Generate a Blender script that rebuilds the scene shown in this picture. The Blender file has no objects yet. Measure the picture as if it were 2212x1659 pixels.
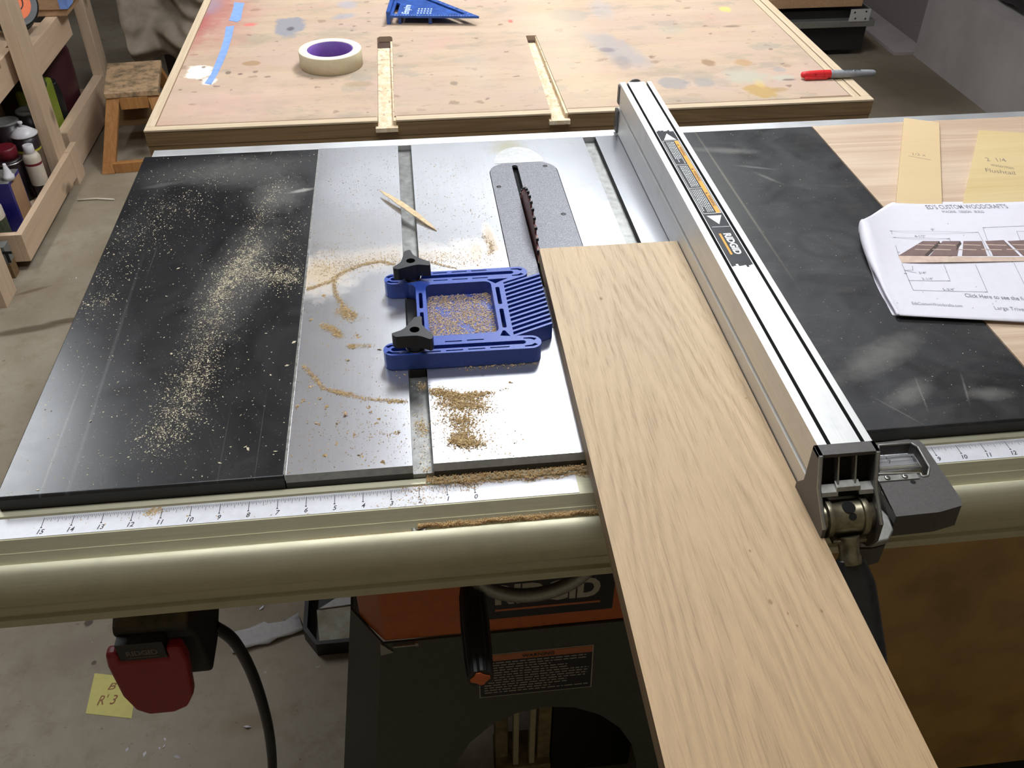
import bpy, bmesh, math, random
import numpy as np
from mathutils import Vector, Matrix, Euler

# ---------------------------------------------------------------- units
# All coordinates are inches: x along the saw's front rail, y away from the operator,
# z up from the saw's table top (floor at z = -34.5).
IN = 0.0254
FLOOR = -34.5
def W(x, y, z): return Vector((x * IN, y * IN, (z - FLOOR) * IN))
rnd = random.Random(7)

# ---------------------------------------------------------------- camera, world, lights, exposure
S = bpy.context.scene
C = S.collection
CAM_POS = (5.28, -24.03, 23.295)
CAM_ROT = (0.8858569, -0.003974, -0.1152495)
FPX = 1987.546
cam_d = bpy.data.cameras.new('camera')
cam = bpy.data.objects.new('camera', cam_d); C.objects.link(cam)
cam.location = W(*CAM_POS); cam.rotation_euler = CAM_ROT
cam_d.sensor_width = 36; cam_d.lens = FPX / 2212 * 36; cam_d.clip_start = 0.02
S.camera = cam
S.view_settings.view_transform = 'Standard'; S.view_settings.look = 'None'
S.view_settings.gamma = 1; S.view_settings.use_curve_mapping = False
S.view_settings.exposure = -0.17
wd = bpy.data.worlds.new('world'); S.world = wd; wd.use_nodes = True
wd.node_tree.nodes['Background'].inputs[0].default_value = (1.0, 0.86, 0.58, 1)
wd.node_tree.nodes['Background'].inputs[1].default_value = 0.17
def tube_light(name, x, y, sx, sy, power, col=(0.93, 0.97, 1.0), up=0.42):
    """hanging fluorescent fixture: light mostly down, some up onto the ceiling"""
    for sfx, p_, z_, rx in (('', power, 57.5, 0), ('_uplight', power * up, 58.5, math.pi)):
        d = bpy.data.lights.new(name + sfx, 'AREA'); d.shape = 'RECTANGLE'
        d.size = sx * IN; d.size_y = sy * IN; d.energy = p_; d.color = col
        o = bpy.data.objects.new(name + sfx, d); C.objects.link(o); o.location = W(x, y, z_); o.rotation_euler = (rx, 0, 0)
tube_light('shop_light_far_side', 25, 67, 20, 32, 27, up=1.1)
tube_light('shop_light_rear', 14, 132, 52, 8, 8.5, up=0.1)
tube_light('shop_light_shelf_side', -49, 66, 6, 40, 15)
tube_light('shop_light_operator', 6, 8, 50, 12, 15)

def px(u, v, z=0.0):
    """point at height z that the photograph shows at (u, v): used to measure the place"""
    R = Euler(CAM_ROT).to_matrix()
    d = R @ Vector(((u - 1106) / FPX, -(v - 829.5) / FPX, -1))
    t = (z - CAM_POS[2]) / d.z
    return (CAM_POS[0] + d.x * t, CAM_POS[1] + d.y * t, z)

# ---------------------------------------------------------------- node helpers
class NT:
    def __init__(s, name):
        s.m = bpy.data.materials.new(name); s.m.use_nodes = True
        s.t = s.m.node_tree; s.b = s.t.nodes['Principled BSDF']; s._p = None
    def n(s, typ, ins=None, **kw):
        nd = s.t.nodes.new(typ)
        for k, v in kw.items(): setattr(nd, k, v)
        for k, v in (ins or {}).items(): s.set(nd.inputs[k], v)
        return nd
    def set(s, sock, v):
        if isinstance(v, bpy.types.NodeSocket): s.t.links.new(v, sock)
        elif isinstance(v, (tuple, list)) and len(v) == 3 and sock.type == 'RGBA': sock.default_value = (*v, 1)
        else: sock.default_value = v
    def pos(s):
        """position in the table's inches"""
        if s._p is None:
            g = s.n('ShaderNodeNewGeometry').outputs['Position']
            a = s.n('ShaderNodeVectorMath', {0: g, 1: (1/IN,)*3}, operation='MULTIPLY').outputs[0]
            s._p = s.n('ShaderNodeVectorMath', {0: a, 1: (0, 0, FLOOR)}, operation='ADD').outputs[0]
        return s._p
    def scaled(s, sc, v=None):
        return s.n('ShaderNodeVectorMath', {0: v or s.pos(), 1: sc}, operation='MULTIPLY').outputs[0]
    def noise(s, sc, detail=4, rough=0.55, v=None, dist=0.0):
        return s.n('ShaderNodeTexNoise', {'Vector': s.scaled(sc, v), 'Scale': 1.0, 'Detail': detail, 'Roughness': rough, 'Distortion': dist}).outputs['Fac']
    def mr(s, v, a, b, c=0.0, d=1.0):
        return s.n('ShaderNodeMapRange', {0: v, 1: a, 2: b, 3: c, 4: d}).outputs[0]
    def math(s, op, a, b=0.0):
        return s.n('ShaderNodeMath', {0: a, 1: b}, operation=op).outputs[0]
    def mix(s, f, a, b, blend='MIX'):
        nd = s.n('ShaderNodeMix', data_type='RGBA', blend_type=blend)
        s.set(nd.inputs[0], f); s.set(nd.inputs[6], a); s.set(nd.inputs[7], b)
        return nd.outputs[2]
    def blob(s, c, rx, ry, ang=0.0, soft=0.25, k=0.9, nsc=1.2, flat=True):
        """mask of a stain with a ragged outline: 1 inside"""
        mp = s.n('ShaderNodeMapping', {'Vector': s.pos(), 'Location': (c[0], c[1], 0), 'Rotation': (0, 0, math.radians(ang)), 'Scale': (rx, ry, 1e6)}, vector_type='TEXTURE')
        ln = s.n('ShaderNodeVectorMath', {0: mp.outputs[0]}, operation='LENGTH').outputs['Value']
        key = ('n', nsc)
        if not hasattr(s, '_nc'): s._nc = {}
        if key not in s._nc: s._nc[key] = s.noise((nsc, nsc, nsc), 5, 0.65)
        e = s.math('ADD', ln, s.math('MULTIPLY', s.math('SUBTRACT', s._nc[key], 0.5), k * 2))
        return s.mr(e, 1.0 + soft, 1.0 - soft, 0.0, 1.0)
    def out(s, base=None, rough=None, metal=None, spec=None, bump=None, bs=0.2, bd=0.002, **kw):
        if base is not None: s.set(s.b.inputs['Base Color'], base)
        if rough is not None: s.set(s.b.inputs['Roughness'], rough)
        if metal is not None: s.set(s.b.inputs['Metallic'], metal)
        if spec is not None: s.set(s.b.inputs['Specular IOR Level'], spec)
        for k, v in kw.items(): s.set(s.b.inputs[k.replace('_', ' ')], v)
        if bump is not None:
            bn = s.n('ShaderNodeBump', {'Height': bump, 'Strength': bs, 'Distance': bd})
            s.t.links.new(bn.outputs[0], s.b.inputs['Normal'])
        return s.m

def plain(name, col, rough=0.5, metal=0.0, var=0.12, nsc=3.0, spec=None, bs=0.0, **kw):
    t = NT(name)
    nz = t.noise((nsc,)*3, 4)
    dark = tuple(c * (1 - var) for c in col); light = tuple(min(1, c * (1 + var)) for c in col)
    c = t.mix(t.mr(nz, 0.3, 0.7), dark, light)
    return t.out(c, t.mr(nz, 0.2, 0.8, max(0.02, rough - 0.06), min(1, rough + 0.06)), metal, spec, bump=nz if bs else None, bs=bs, **kw)

def wood(name, light, dark, axis='y', rough=0.6, scale=1.0, ring=1.0, contrast=1.0, knots=False):
    """softwood grain running along the given axis"""
    t = NT(name)
    lo, hi = 0.045 * scale, 0.9 * scale
    sc = {'x': (lo, hi, hi), 'y': (hi, lo, hi), 'z': (hi, hi, lo)}[axis]
    v = t.scaled(sc)
    w = t.n('ShaderNodeTexNoise', {'Vector': v, 'Scale': 1.0, 'Detail': 3, 'Roughness': 0.5, 'Distortion': 0.6}).outputs['Fac']
    g = t.math('FRACT', t.math('MULTIPLY', w, 9 * ring))
    g = t.math('PINGPONG', t.math('MULTIPLY', g, 2.0), 1.0)
    f = t.noise(tuple(a * 14 for a in sc), 3)
    fac = t.mr(t.math('ADD', t.math('MULTIPLY', g, 0.6), t.math('MULTIPLY', f, 0.6)), 0.25, 0.95, 0.0, contrast)
    col = t.mix(fac, light, dark)
    if knots:
        kn = t.n('ShaderNodeTexVoronoi', {'Vector': t.scaled(tuple(0.10 if a < 0.5 else 0.16 for a in sc)), 'Scale': 1.0}).outputs['Distance']
        col = t.mix(t.mr(kn, 0.16, 0.07), col, tuple(c * 0.35 for c in dark))
    return t.out(col, rough, bump=f, bs=0.15, bd=0.0005)

# ---------------------------------------------------------------- materials
M = {}
# cast iron: ground along y, with a film of dust where the photo shows it
t = NT('cast_iron')
br = t.noise((9, 0.12, 9), 3, 0.6)
br2 = t.noise((0.5, 0.35, 0.5), 4, 0.6)
c = t.mix(t.mr(br2, 0.3, 0.7), (0.61, 0.62, 0.66), (0.67, 0.68, 0.72))
c = t.mix(t.mr(br, 0.35, 0.7, 0, 0.15), c, (0.44, 0.45, 0.48))
st = t.blob((10.9, 26.0), 0.9, 0.9, 0, 0.5, 0.9, 1.2)
c = t.mix(t.math('MULTIPLY', st, 0.6), c, (0.50, 0.45, 0.25))
br3 = t.noise((0.13, 0.1, 0.1), 2, 0.5)
r = t.mr(br3, 0.3, 0.7, 0.25, 0.30)
dustm = None
for (u, v, rx, ry, a, sft, st_) in ((790, 560, 3.0, 0.9, 8, 0.7, 0.6), (690, 592, 1.4, 1.5, 0, 0.6, 0.95), (930, 552, 3.2, 0.7, -3, 0.8, 0.55),
        (1020, 548, 1.4, 1.1, 0, 0.6, 0.55), (740, 505, 2.8, 1.7, 0, 0.9, 0.12), (1060, 520, 0.28, 1.5, 4, 0.35, 0.8), (1030, 545, 0.35, 1.1, 0, 0.4, 0.7)):
    p_ = px(u, v)
    m_ = t.math('MULTIPLY', t.blob(p_, rx, ry, a, sft, 0.8, 1.6), st_)
    dustm = m_ if dustm is None else t.math('MAXIMUM', dustm, m_)
wiped = t.blob((3.4, 7.6), 3.0, 4.15, 0, 0.05, 0.12, 0.6)       # the area the jig swept clean
dustm = t.math('MULTIPLY', dustm, t.math('SUBTRACT', 1.0, wiped))
grit = t.noise((22, 22, 22), 2, 0.7)
dustm = t.math('MULTIPLY', dustm, t.mr(grit, 0.32, 0.62, 0.35, 1.0))
c = t.mix(dustm, c, (0.50, 0.36, 0.18))
M['iron'] = t.out(c, t.math('ADD', r, t.math('MULTIPLY', dustm, 0.5)), t.math('MULTIPLY', t.math('SUBTRACT', 1.0, dustm), 0.90), bump=br, bs=0.01, bd=0.0002, Anisotropic=0.35)
M['iron_side'] = plain('iron_edge', (0.05, 0.05, 0.045), 0.55, 0.5, 0.2, 4)
M['iron_bevel'] = plain('iron_bevel', (0.36, 0.36, 0.34), 0.6, 0.3, 0.15, 3)
M['slot'] = plain('slot_floor', (0.26, 0.26, 0.25), 0.42, 0.9, 0.25, 2.5)
# black wing
def black_top(name, dusty):
    t = NT(name)
    a = t.noise((0.35, 0.25, 0.3), 6, 0.65, dist=0.8); b = t.noise((5, 0.10, 4), 3, 0.7)
    col = t.mix(t.mr(a, 0.4, 0.75, 0, 1), (0.010, 0.010, 0.012), (0.030, 0.030, 0.032))
    if dusty:
        d1 = t.noise((0.22, 0.5, 0.4), 7, 0.75, dist=1.2)
        col = t.mix(t.mr(d1, 0.50, 0.72, 0, 0.4), col, (0.075, 0.072, 0.066))
        sp = t.noise((9, 9, 9), 2, 0.5)
        col = t.mix(t.mr(sp, 0.70, 0.76, 0, 0.6), col, (0.30, 0.29, 0.26))
        # dusty line left by the fence and the ring of a cup
        ln = t.blob((22.45, 19.8), 0.06, 6.6, 0.6, 0.6, 0.3, 2.0)
        col = t.mix(t.math('MULTIPLY', ln, 0.5), col, (0.26, 0.23, 0.17))
        cl = t.blob((21.4, 19.6), 1.0, 6.6, 0, 0.5, 0.3, 0.8)
        col = t.mix(t.math('MULTIPLY', cl, 0.35), col, (0.10, 0.10, 0.09))
        p_ = px(1790, 525)
        o_ = t.blob(p_, 1.75, 1.55, 0, 0.10, 0.10, 1.0); i_ = t.blob(p_, 1.40, 1.22, 0, 0.14, 0.12, 1.0)
        col = t.mix(t.math('MULTIPLY', t.math('SUBTRACT', o_, i_), 0.8), col, (0.008, 0.008, 0.008))
        for (u, v, rx, ry, an) in ((1660, 385, 0.7, 0.10, -55), (1635, 362, 0.8, 0.10, -20), (1990, 850, 0.03, 0.8, -12), (1945, 890, 0.025, 0.9, 35), (2085, 840, 0.04, 0.7, -18), (1570, 325, 1.4, 0.3, -12), (1900, 770, 2.0, 0.6, 30), (2140, 850, 0.7, 0.3, 0), (1965, 850, 1.0, 0.4, 30)):
            col = t.mix(t.math('MULTIPLY', t.blob(px(u, v), rx, ry, an, 0.6, 0.7, 1.5), 0.4), col, (0.24, 0.23, 0.21))
        rg = t.mr(a, 0.3, 0.7, 0.38, 0.55)
    else:
        for (u, v, rx, ry, an) in ((210, 860, 0.07, 8.0, 1.5), (130, 950, 0.04, 3.8, 1), (110, 1000, 0.03, 3, 1), (480, 980, 0.015, 2.2, 0), (560, 960, 0.015, 2.5, 0), (330, 560, 0.02, 1.4, 0)):
            col = t.mix(t.math('MULTIPLY', t.blob(px(u, v), rx, ry, an, 0.7, 0.25, 1.5), 0.32), col, (0.12, 0.12, 0.12))
        for (u, v, rx, ry, an, k_) in ((650, 412, 0.55, 0.16, 18, 0.9), (600, 420, 1.2, 1.6, 0, 0.25), (430, 370, 2.5, 1.2, 20, 0.12), (540, 370, 2.6, 1.6, 10, 0.18), (510, 600, 1.2, 4.5, -10, 0.18), (350, 400, 1.0, 0.2, 15, 0.12)):
            col = t.mix(t.math('MULTIPLY', t.blob(px(u, v), rx, ry, an, 0.5, 0.5, 1.5), k_), col, (0.34, 0.33, 0.31))
        rg = t.mr(a, 0.3, 0.7, 0.22, 0.27)
    return t.out(col, rg, 0.0, 0.55)
M['wing'] = black_top('black_wing', False)
M['wing_dusty'] = black_top('dusty_black_wing', True)
M['wing_side'] = plain('black_edge', (0.012, 0.012, 0.012), 0.5)
# throat plate: speckled grey
t = NT('speckled_grey'); s1 = t.noise((16, 16, 16), 2, 0.8); s2 = t.noise((40, 40, 40), 1, 0.6)
c = t.mix(t.mr(s1, 0.35, 0.65), (0.12, 0.12, 0.135), (0.24, 0.24, 0.27))
c = t.mix(t.mr(s2, 0.62, 0.70, 0, 0.7), c, (0.50, 0.50, 0.50))
M['throat'] = t.out(c, 0.5, 0.35)
t = NT('blade_steel'); n_ = t.noise((3, 3, 3), 5); c = t.mix(t.mr(n_, 0.3, 0.7), (0.105, 0.035, 0.030), (0.17, 0.065, 0.055))
M['blade'] = t.out(c, 0.42, 0.4)
M['black'] = plain('black_plastic', (0.013, 0.013, 0.014), 0.42, var=0.2)
M['deep'] = plain('dark_void', (0.004, 0.004, 0.004), 0.9)
M['steel'] = plain('bright_steel', (0.65, 0.65, 0.63), 0.28, 1.0)
M['bronze'] = plain('worn_bare_metal', (0.30, 0.27, 0.19), 0.36, 0.9, 0.3, 3)
def alum(name, col, rough, axis='x', an=0.0):
    t = NT(name); sc = {'x': (0.25, 14, 14), 'y': (14, 0.25, 14)}[axis]
    n_ = t.noise(sc, 3, 0.7); m_ = t.noise((0.6,)*3, 5, 0.6)
    c = t.mix(t.mr(n_, 0.3, 0.7, 0, 0.5), col, tuple(x * 0.8 for x in col))
    c = t.mix(t.mr(m_, 0.55, 0.8, 0, 0.35), c, tuple(x * 0.6 for x in col))
    return t.out(c, t.mr(m_, 0.3, 0.7, rough - 0.04, rough + 0.06), 0.85, bump=n_, bs=0.03, bd=0.0002, Anisotropic=an)
M['fence'] = alum('anodised_fence', (0.74, 0.74, 0.73), 0.5, 'y')
M['fence_slot'] = plain('fence_slot', (0.10, 0.10, 0.10), 0.5, 0.6)
M['fence_gap'] = plain('fence_gap', (0.06, 0.05, 0.035), 0.5, 0.4)
M['rail'] = alum('anodised_rail', (0.66, 0.63, 0.47), 0.6, 'x')
M['rail_back'] = alum('anodised_back_rail', (0.86, 0.87, 0.88), 0.42, 'x')
M['cast'] = plain('cast_grey', (0.115, 0.108, 0.105), 0.48, 0.55, 0.12, 9, bs=0.1)
M['cast_rim'] = plain('cast_rim', (0.34, 0.335, 0.31), 0.42, 0.75, 0.12, 6)
t = NT('blue_plastic'); n_ = t.noise((12,)*3, 3)
M['blue'] = t.out(t.mix(t.mr(n_, 0.3, 0.7), (0.020, 0.055, 0.33), (0.034, 0.085, 0.42)), 0.42, 0.0, 0.5)
M['blue_floor'] = t.m
M['orange'] = plain('orange_paint', (0.44, 0.105, 0.022), 0.42, var=0.1)
M['orange_cap'] = plain('orange_plastic', (0.60, 0.13, 0.03), 0.4)
M['stand'] = plain('grey_paint', (0.060, 0.062, 0.056), 0.45, 0.1, 0.15, 5, bs=0.05)
M['red'] = plain('red_plastic', (0.29, 0.012, 0.014), 0.36, var=0.08)
M['label_black'] = plain('label_black', (0.012, 0.012, 0.018), 0.35)
M['label_white'] = plain('label_white', (0.72, 0.74, 0.74), 0.5, var=0.05)
M['label_grey'] = plain('label_print_grey', (0.38, 0.36, 0.31), 0.5, var=0.1)
M['label_orange'] = plain('label_orange', (0.78, 0.36, 0.03), 0.4, var=0.05)
M['label_dim'] = plain('label_dim_orange', (0.42, 0.13, 0.05), 0.4, var=0.05)
M['ink'] = plain('ink', (0.015, 0.015, 0.02), 0.6)
M['ink_grey'] = plain('pencil', (0.22, 0.17, 0.13), 0.7)
M['ink_soft'] = plain('grey_print', (0.20, 0.20, 0.23), 0.7)
M['emboss'] = plain('embossed_black', (0.14, 0.12, 0.11), 0.5)
M['ruler'] = plain('ruler_white', (0.66, 0.66, 0.70), 0.42, 0.15, 0.05)
M['paper'] = plain('white_paper', (0.72, 0.70, 0.77), 0.7, var=0.02)
M['sticky'] = plain('yellow_note', (0.66, 0.60, 0.20), 0.8, var=0.04)
M['whitecloth'] = plain('white_rag', (0.50, 0.48, 0.48), 0.85, var=0.08)
M['tape'] = plain('masking_tape', (0.64, 0.56, 0.38), 0.7, var=0.04)
M['tape_side'] = plain('masking_tape_side', (0.74, 0.68, 0.56), 0.7, var=0.03)
M['core'] = plain('purple_core', (0.15, 0.065, 0.34), 0.6)
M['bluetape'] = plain('painters_tape', (0.20, 0.33, 0.74), 0.7, var=0.12, nsc=2)
M['sq_blue'] = plain('square_blue', (0.022, 0.085, 0.36), 0.38, 0.15, 0.3, 2)
M['sq_print'] = plain('square_print', (0.45, 0.55, 0.78), 0.5, var=0.1)
M['marker_grey'] = plain('marker_grey', (0.27, 0.28, 0.30), 0.35)
M['marker_red'] = plain('marker_red', (0.66, 0.025, 0.03), 0.3)
# oak board: cathedral grain and pores along y
t = NT('oak')
P_ = t.pos()
wob = t.n('ShaderNodeTexNoise', {'Vector': t.scaled((0.42, 0.075, 1.0)), 'Scale': 1.0, 'Detail': 3, 'Roughness': 0.5}).outputs['Fac']
wo2 = t.n('ShaderNodeTexNoise', {'Vector': t.scaled((0.9, 0.45, 1.0)), 'Scale': 1.0, 'Detail': 3, 'Roughness': 0.6}).outputs['Fac']
sp = t.n('ShaderNodeSeparateXYZ', {0: P_})
dx = t.math('SUBTRACT', sp.outputs[0], 13.7)
dx2 = t.math('MULTIPLY', dx, dx)
yy = t.math('MULTIPLY', sp.outputs[1], 0.20)
k1 = t.math('ADD', t.math('MULTIPLY', t.math('SQRT', t.math('ADD', dx2, 0.3)), 2.3), yy)
k1 = t.math('ADD', k1, t.math('ADD', t.math('MULTIPLY', wob, 6.0), t.math('MULTIPLY', wo2, 0.7)))
ring = t.math('PINGPONG', t.math('MULTIPLY', t.math('FRACT', k1), 2.0), 1.0)
pore = t.noise((20, 0.55, 20), 2, 0.6)
fine = t.noise((60, 2.2, 60), 2, 0.6)
big = t.noise((0.22, 0.12, 0.3), 3)
patch = t.noise((0.35, 0.10, 0.3), 3)
c = t.mix(t.mr(big, 0.3, 0.7), (0.61, 0.465, 0.305), (0.51, 0.395, 0.26))
c = t.mix(t.mr(sp.outputs[1], 8.0, -13.0, 0.0, 0.9), c, (0.53, 0.345, 0.18))
early = t.mr(ring, 0.2, 0.9, 0.0, 1.0)
vis = t.mr(patch, 0.35, 0.65, 0.15, 0.8)
po = t.mr(pore, 0.53, 0.66, 0, 1)
c = t.mix(t.math('MULTIPLY', t.math('MULTIPLY', early, vis), 0.62), c, (0.31, 0.225, 0.13))
c = t.mix(t.math('MULTIPLY', t.math('MULTIPLY', po, t.mr(early, 0, 1, 0.45, 1)), 0.55), c, (0.27, 0.165, 0.09))
c = t.mix(t.mr(fine, 0.4, 0.7, 0, 0.35), c, (0.38, 0.26, 0.15))
for (u, v, rx, ry, a) in ((1664, 1300, 0.06, 0.09, 0), (1620, 1190, 0.04, 0.06, 0), (1702, 1325, 0.03, 0.05, 0), (1722, 1352, 0.03, 0.05, 0), (1775, 1320, 0.04, 0.07, 0), (1298, 645, 0.07, 0.12, 0), (1612, 860, 0.03, 0.05, 0)):
    c = t.mix(t.math('MULTIPLY', t.blob(px(u, v, 0.77), rx, ry, a, 0.4, 0.3, 3), 0.7), c, (0.22, 0.12, 0.05))
M['oak'] = t.out(c, 0.58, 0.0, 0.35, bump=t.math('SUBTRACT', 1.0, po), bs=0.15, bd=0.0003)
M['oak_edge'] = wood('oak_edge', (0.26, 0.17, 0.09), (0.16, 0.10, 0.05), 'y', 0.6, 1.4)
# bench top: plywood with paint and glue stains
t = NT('stained_plywood')
g1 = t.noise((0.05, 0.5, 0.4), 4, 0.6, dist=0.6); g2 = t.noise((0.16, 0.16, 0.16), 5, 0.65); g3 = t.noise((0.5, 1.0, 1), 6, 0.7)
c = t.mix(t.mr(g1, 0.35, 0.65), (0.53, 0.395, 0.28), (0.45, 0.325, 0.225))
c = t.mix(t.mr(g2, 0.45, 0.62, 0, 0.7), c, (0.49, 0.355, 0.29))
c = t.mix(t.mr(g3, 0.56, 0.66, 0, 0.35), c, (0.33, 0.25, 0.18))
g5 = t.noise((0.11, 0.2, 0.2), 7, 0.7)
c = t.mix(t.mr(g5, 0.53, 0.60, 0, 0.45), c, (0.29, 0.26, 0.20))
g6 = t.noise((0.09, 0.13, 0.2), 5, 0.7, dist=1.0)
c = t.mix(t.mr(g6, 0.55, 0.65, 0, 0.4), c, (0.53, 0.31, 0.25))
g4 = t.noise((0.9, 2.2, 2), 5, 0.6)
c = t.mix(t.mr(g4, 0.62, 0.66, 0, 0.5), c, (0.34, 0.25, 0.18))
for sc_, th_, st_, tint in (((0.55, 0.80, 1), 0.30, 0.6, (0.25, 0.17, 0.11)), ((0.24, 0.42, 1), 0.34, 0.45, (0.30, 0.28, 0.23)), ((0.9, 1.1, 1), 0.22, 0.7, (0.17, 0.11, 0.08))):
    fl_ = t.n('ShaderNodeVectorMath', {0: t.pos(), 1: (1, 1, 0)}, operation='MULTIPLY').outputs[0]
    nn_ = t.n('ShaderNodeTexNoise', {'Vector': fl_, 'Scale': 1.1, 'Detail': 4, 'Roughness': 0.65}).outputs['Color']
    wv_ = t.n('ShaderNodeVectorMath', {0: t.n('ShaderNodeVectorMath', {0: nn_, 1: (0.9, 0.9, 0)}, operation='MULTIPLY').outputs[0], 1: t.scaled(sc_, fl_)}, operation='ADD').outputs[0]
    vo_ = t.n('ShaderNodeTexVoronoi', {'Vector': wv_, 'Scale': 1.0})
    cr_ = t.n('ShaderNodeSeparateColor', {0: vo_.outputs['Color']}).outputs[0]
    thr = t.mr(cr_, 0.55, 1.0, 0.0, th_)
    m_ = t.mr(t.math('SUBTRACT', thr, vo_.outputs['Distance']), 0.0, 0.05, 0.0, st_)
    c = t.mix(m_, c, tint)
def zblob(u, v, wu, wv, col, k=0.8, soft=0.2, nk=0.7, ang=0, nsc=1.0, z=0.0):
    global c
    a = px(u - wu, v, z); b = px(u + wu, v, z); d = px(u, v - wv, z); e = px(u, v + wv, z)
    cx, cy, _ = px(u, v, z)
    c = t.mix(t.math('MULTIPLY', t.blob((cx, cy), abs(b[0]-a[0])/2, abs(d[1]-e[1])/2, ang, soft, nk, nsc), k), c, col)
zblob(440, 40, 26, 62, (0.36, 0.075, 0.07), 0.9, 0.8, 0.9, -6)
zblob(490, 30, 45, 50, (0.42, 0.13, 0.11), 0.6, 0.9, 0.9)
zblob(455, 12, 22, 18, (0.30, 0.28, 0.35), 0.6, 0.6, 0.9)
zblob(625, 57, 34, 20, (0.24, 0.25, 0.29), 0.85, 0.15, 0.8)
zblob(628, 62, 8, 4, (0.05, 0.04, 0.04), 0.7, 0.3)
zblob(745, 35, 26, 5, (0.30, 0.31, 0.38), 0.6, 0.3, 0.8, 20); zblob(750, 10, 20, 8, (0.36, 0.36, 0.42), 0.6, 0.4)
zblob(430, 155, 28, 16, (0.86, 0.80, 0.70), 0.9, 0.15, 0.8); zblob(452, 175, 16, 8, (0.86, 0.82, 0.76), 0.9, 0.2, 0.8)
zblob(545, 137, 20, 5, (0.33, 0.20, 0.09), 0.75, 0.15); zblob(540, 172, 16, 6, (0.38, 0.27, 0.16), 0.4, 0.3)
zblob(493, 157, 6, 3, (0.16, 0.11, 0.08), 0.8); zblob(519, 160, 5, 2, (0.16, 0.11, 0.08), 0.8); zblob(440, 145, 5, 2.5, (0.16, 0.11, 0.08), 0.8)
zblob(775, 182, 30, 6, (0.34, 0.25, 0.15), 0.7, 0.25, 0.5); zblob(540, 53, 14, 3, (0.70, 0.12, 0.12), 0.7, 0.3, 0.5)
zblob(1103, 46, 5, 3.5, (0.75, 0.10, 0.08), 0.9, 0.3); zblob(1095, 18, 18, 6, (0.38, 0.31, 0.24), 0.6)
zblob(1228, 33, 44, 14, (0.36, 0.30, 0.25), 0.8, 0.12, 0.6); zblob(1300, 20, 22, 20, (0.40, 0.36, 0.34), 0.6, 0.4, 0.9)
zblob(1330, 105, 38, 42, (0.36, 0.32, 0.31), 0.75, 0.25, 0.8, 20); zblob(1310, 108, 16, 5, (0.18, 0.16, 0.19), 0.7, 0.3)
zblob(1345, 135, 18, 14, (0.24, 0.22, 0.22), 0.55, 0.3); zblob(1240, 123, 12, 6, (0.36, 0.32, 0.24), 0.7, 0.2, 0.7, -30); zblob(1232, 138, 9, 4, (0.36, 0.32, 0.26), 0.7)
zblob(1455, 180, 34, 12, (0.30, 0.28, 0.27), 0.75, 0.15, 0.8); zblob(1520, 178, 20, 10, (0.30, 0.29, 0.28), 0.6, 0.25, 0.8)
zblob(1645, 196, 34, 14, (0.44, 0.28, 0.09), 0.85, 0.15, 0.7); zblob(1640, 180, 10, 10, (0.60, 0.42, 0.16), 0.7, 0.3); zblob(1685, 193, 22, 4, (0.40, 0.26, 0.12), 0.7, 0.2)
zblob(1610, 165, 45, 14, (0.42, 0.44, 0.34), 0.6, 0.3, 0.9); zblob(1690, 168, 22, 6, (0.44, 0.46, 0.38), 0.6, 0.3, 0.9)
zblob(1530, 135, 14, 8, (0.28, 0.16, 0.08), 0.75, 0.2); zblob(1605, 135, 20, 7, (0.42, 0.24, 0.10), 0.65, 0.2)
zblob(1565, 20, 12, 6, (0.80, 0.52, 0.16), 0.85, 0.25); zblob(1582, 57, 18, 2, (0.20, 0.14, 0.10), 0.8, 0.3, 0.4)
zblob(1450, 65, 30, 8, (0.38, 0.36, 0.28), 0.45, 0.4, 0.9); zblob(1570, 105, 40, 14, (0.52, 0.36, 0.28), 0.4, 0.5, 0.9)
zblob(1700, 142, 10, 4, (0.34, 0.22, 0.14), 0.7); zblob(1683, 150, 14, 6, (0.32, 0.30, 0.30), 0.6); zblob(1704, 172, 14, 2, (0.16, 0.10, 0.09), 0.8, 0.3)
zblob(1010, 130, 40, 6, (0.36, 0.31, 0.25), 0.5, 0.4, 0.9); zblob(985, 100, 22, 4, (0.38, 0.30, 0.24), 0.5, 0.4); zblob(1030, 150, 30, 40, (0.50, 0.40, 0.32), 0.35, 0.6, 0.9)
zblob(980, 180, 8, 4, (0.16, 0.13, 0.10), 0.6); zblob(910, 238, 10, 3, (0.34, 0.25, 0.18), 0.6); zblob(1500, 205, 16, 4, (0.40, 0.3, 0.2), 0.6)
zblob(560, 210, 120, 26, (0.66, 0.44, 0.36), 0.35, 0.8, 0.9); zblob(470, 230, 90, 22, (0.66, 0.40, 0.33), 0.35, 0.8, 0.9)
zblob(1190, 60, 60, 60, (0.70, 0.56, 0.39), 0.4, 0.8, 0.6); zblob(1250, 170, 70, 60, (0.66, 0.52, 0.34), 0.4, 0.8, 0.6); zblob(1750, 150, 40, 20, (0.62, 0.42, 0.33), 0.4, 0.6)
M['bench'] = t.out(c, 0.62, 0, 0.35)
M['bench_edge'] = wood('bench_edging', (0.62, 0.49, 0.34), (0.52, 0.40, 0.26), 'x', 0.6)
M['bench_edge_y'] = wood('bench_edging_long', (0.62, 0.49, 0.34), (0.52, 0.40, 0.26), 'y', 0.6)
M['bench_line'] = plain('dark_glue_line', (0.20, 0.11, 0.06), 0.7)
M['apron'] = wood('shaded_apron_wood', (0.24, 0.15, 0.065), (0.17, 0.10, 0.04), 'x', 0.65, 0.8)  # brown darkened to stand for the bench front in shade
t = NT('routed_plywood'); n_ = t.noise((2.5, 1.2, 2), 5, 0.7)
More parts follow.
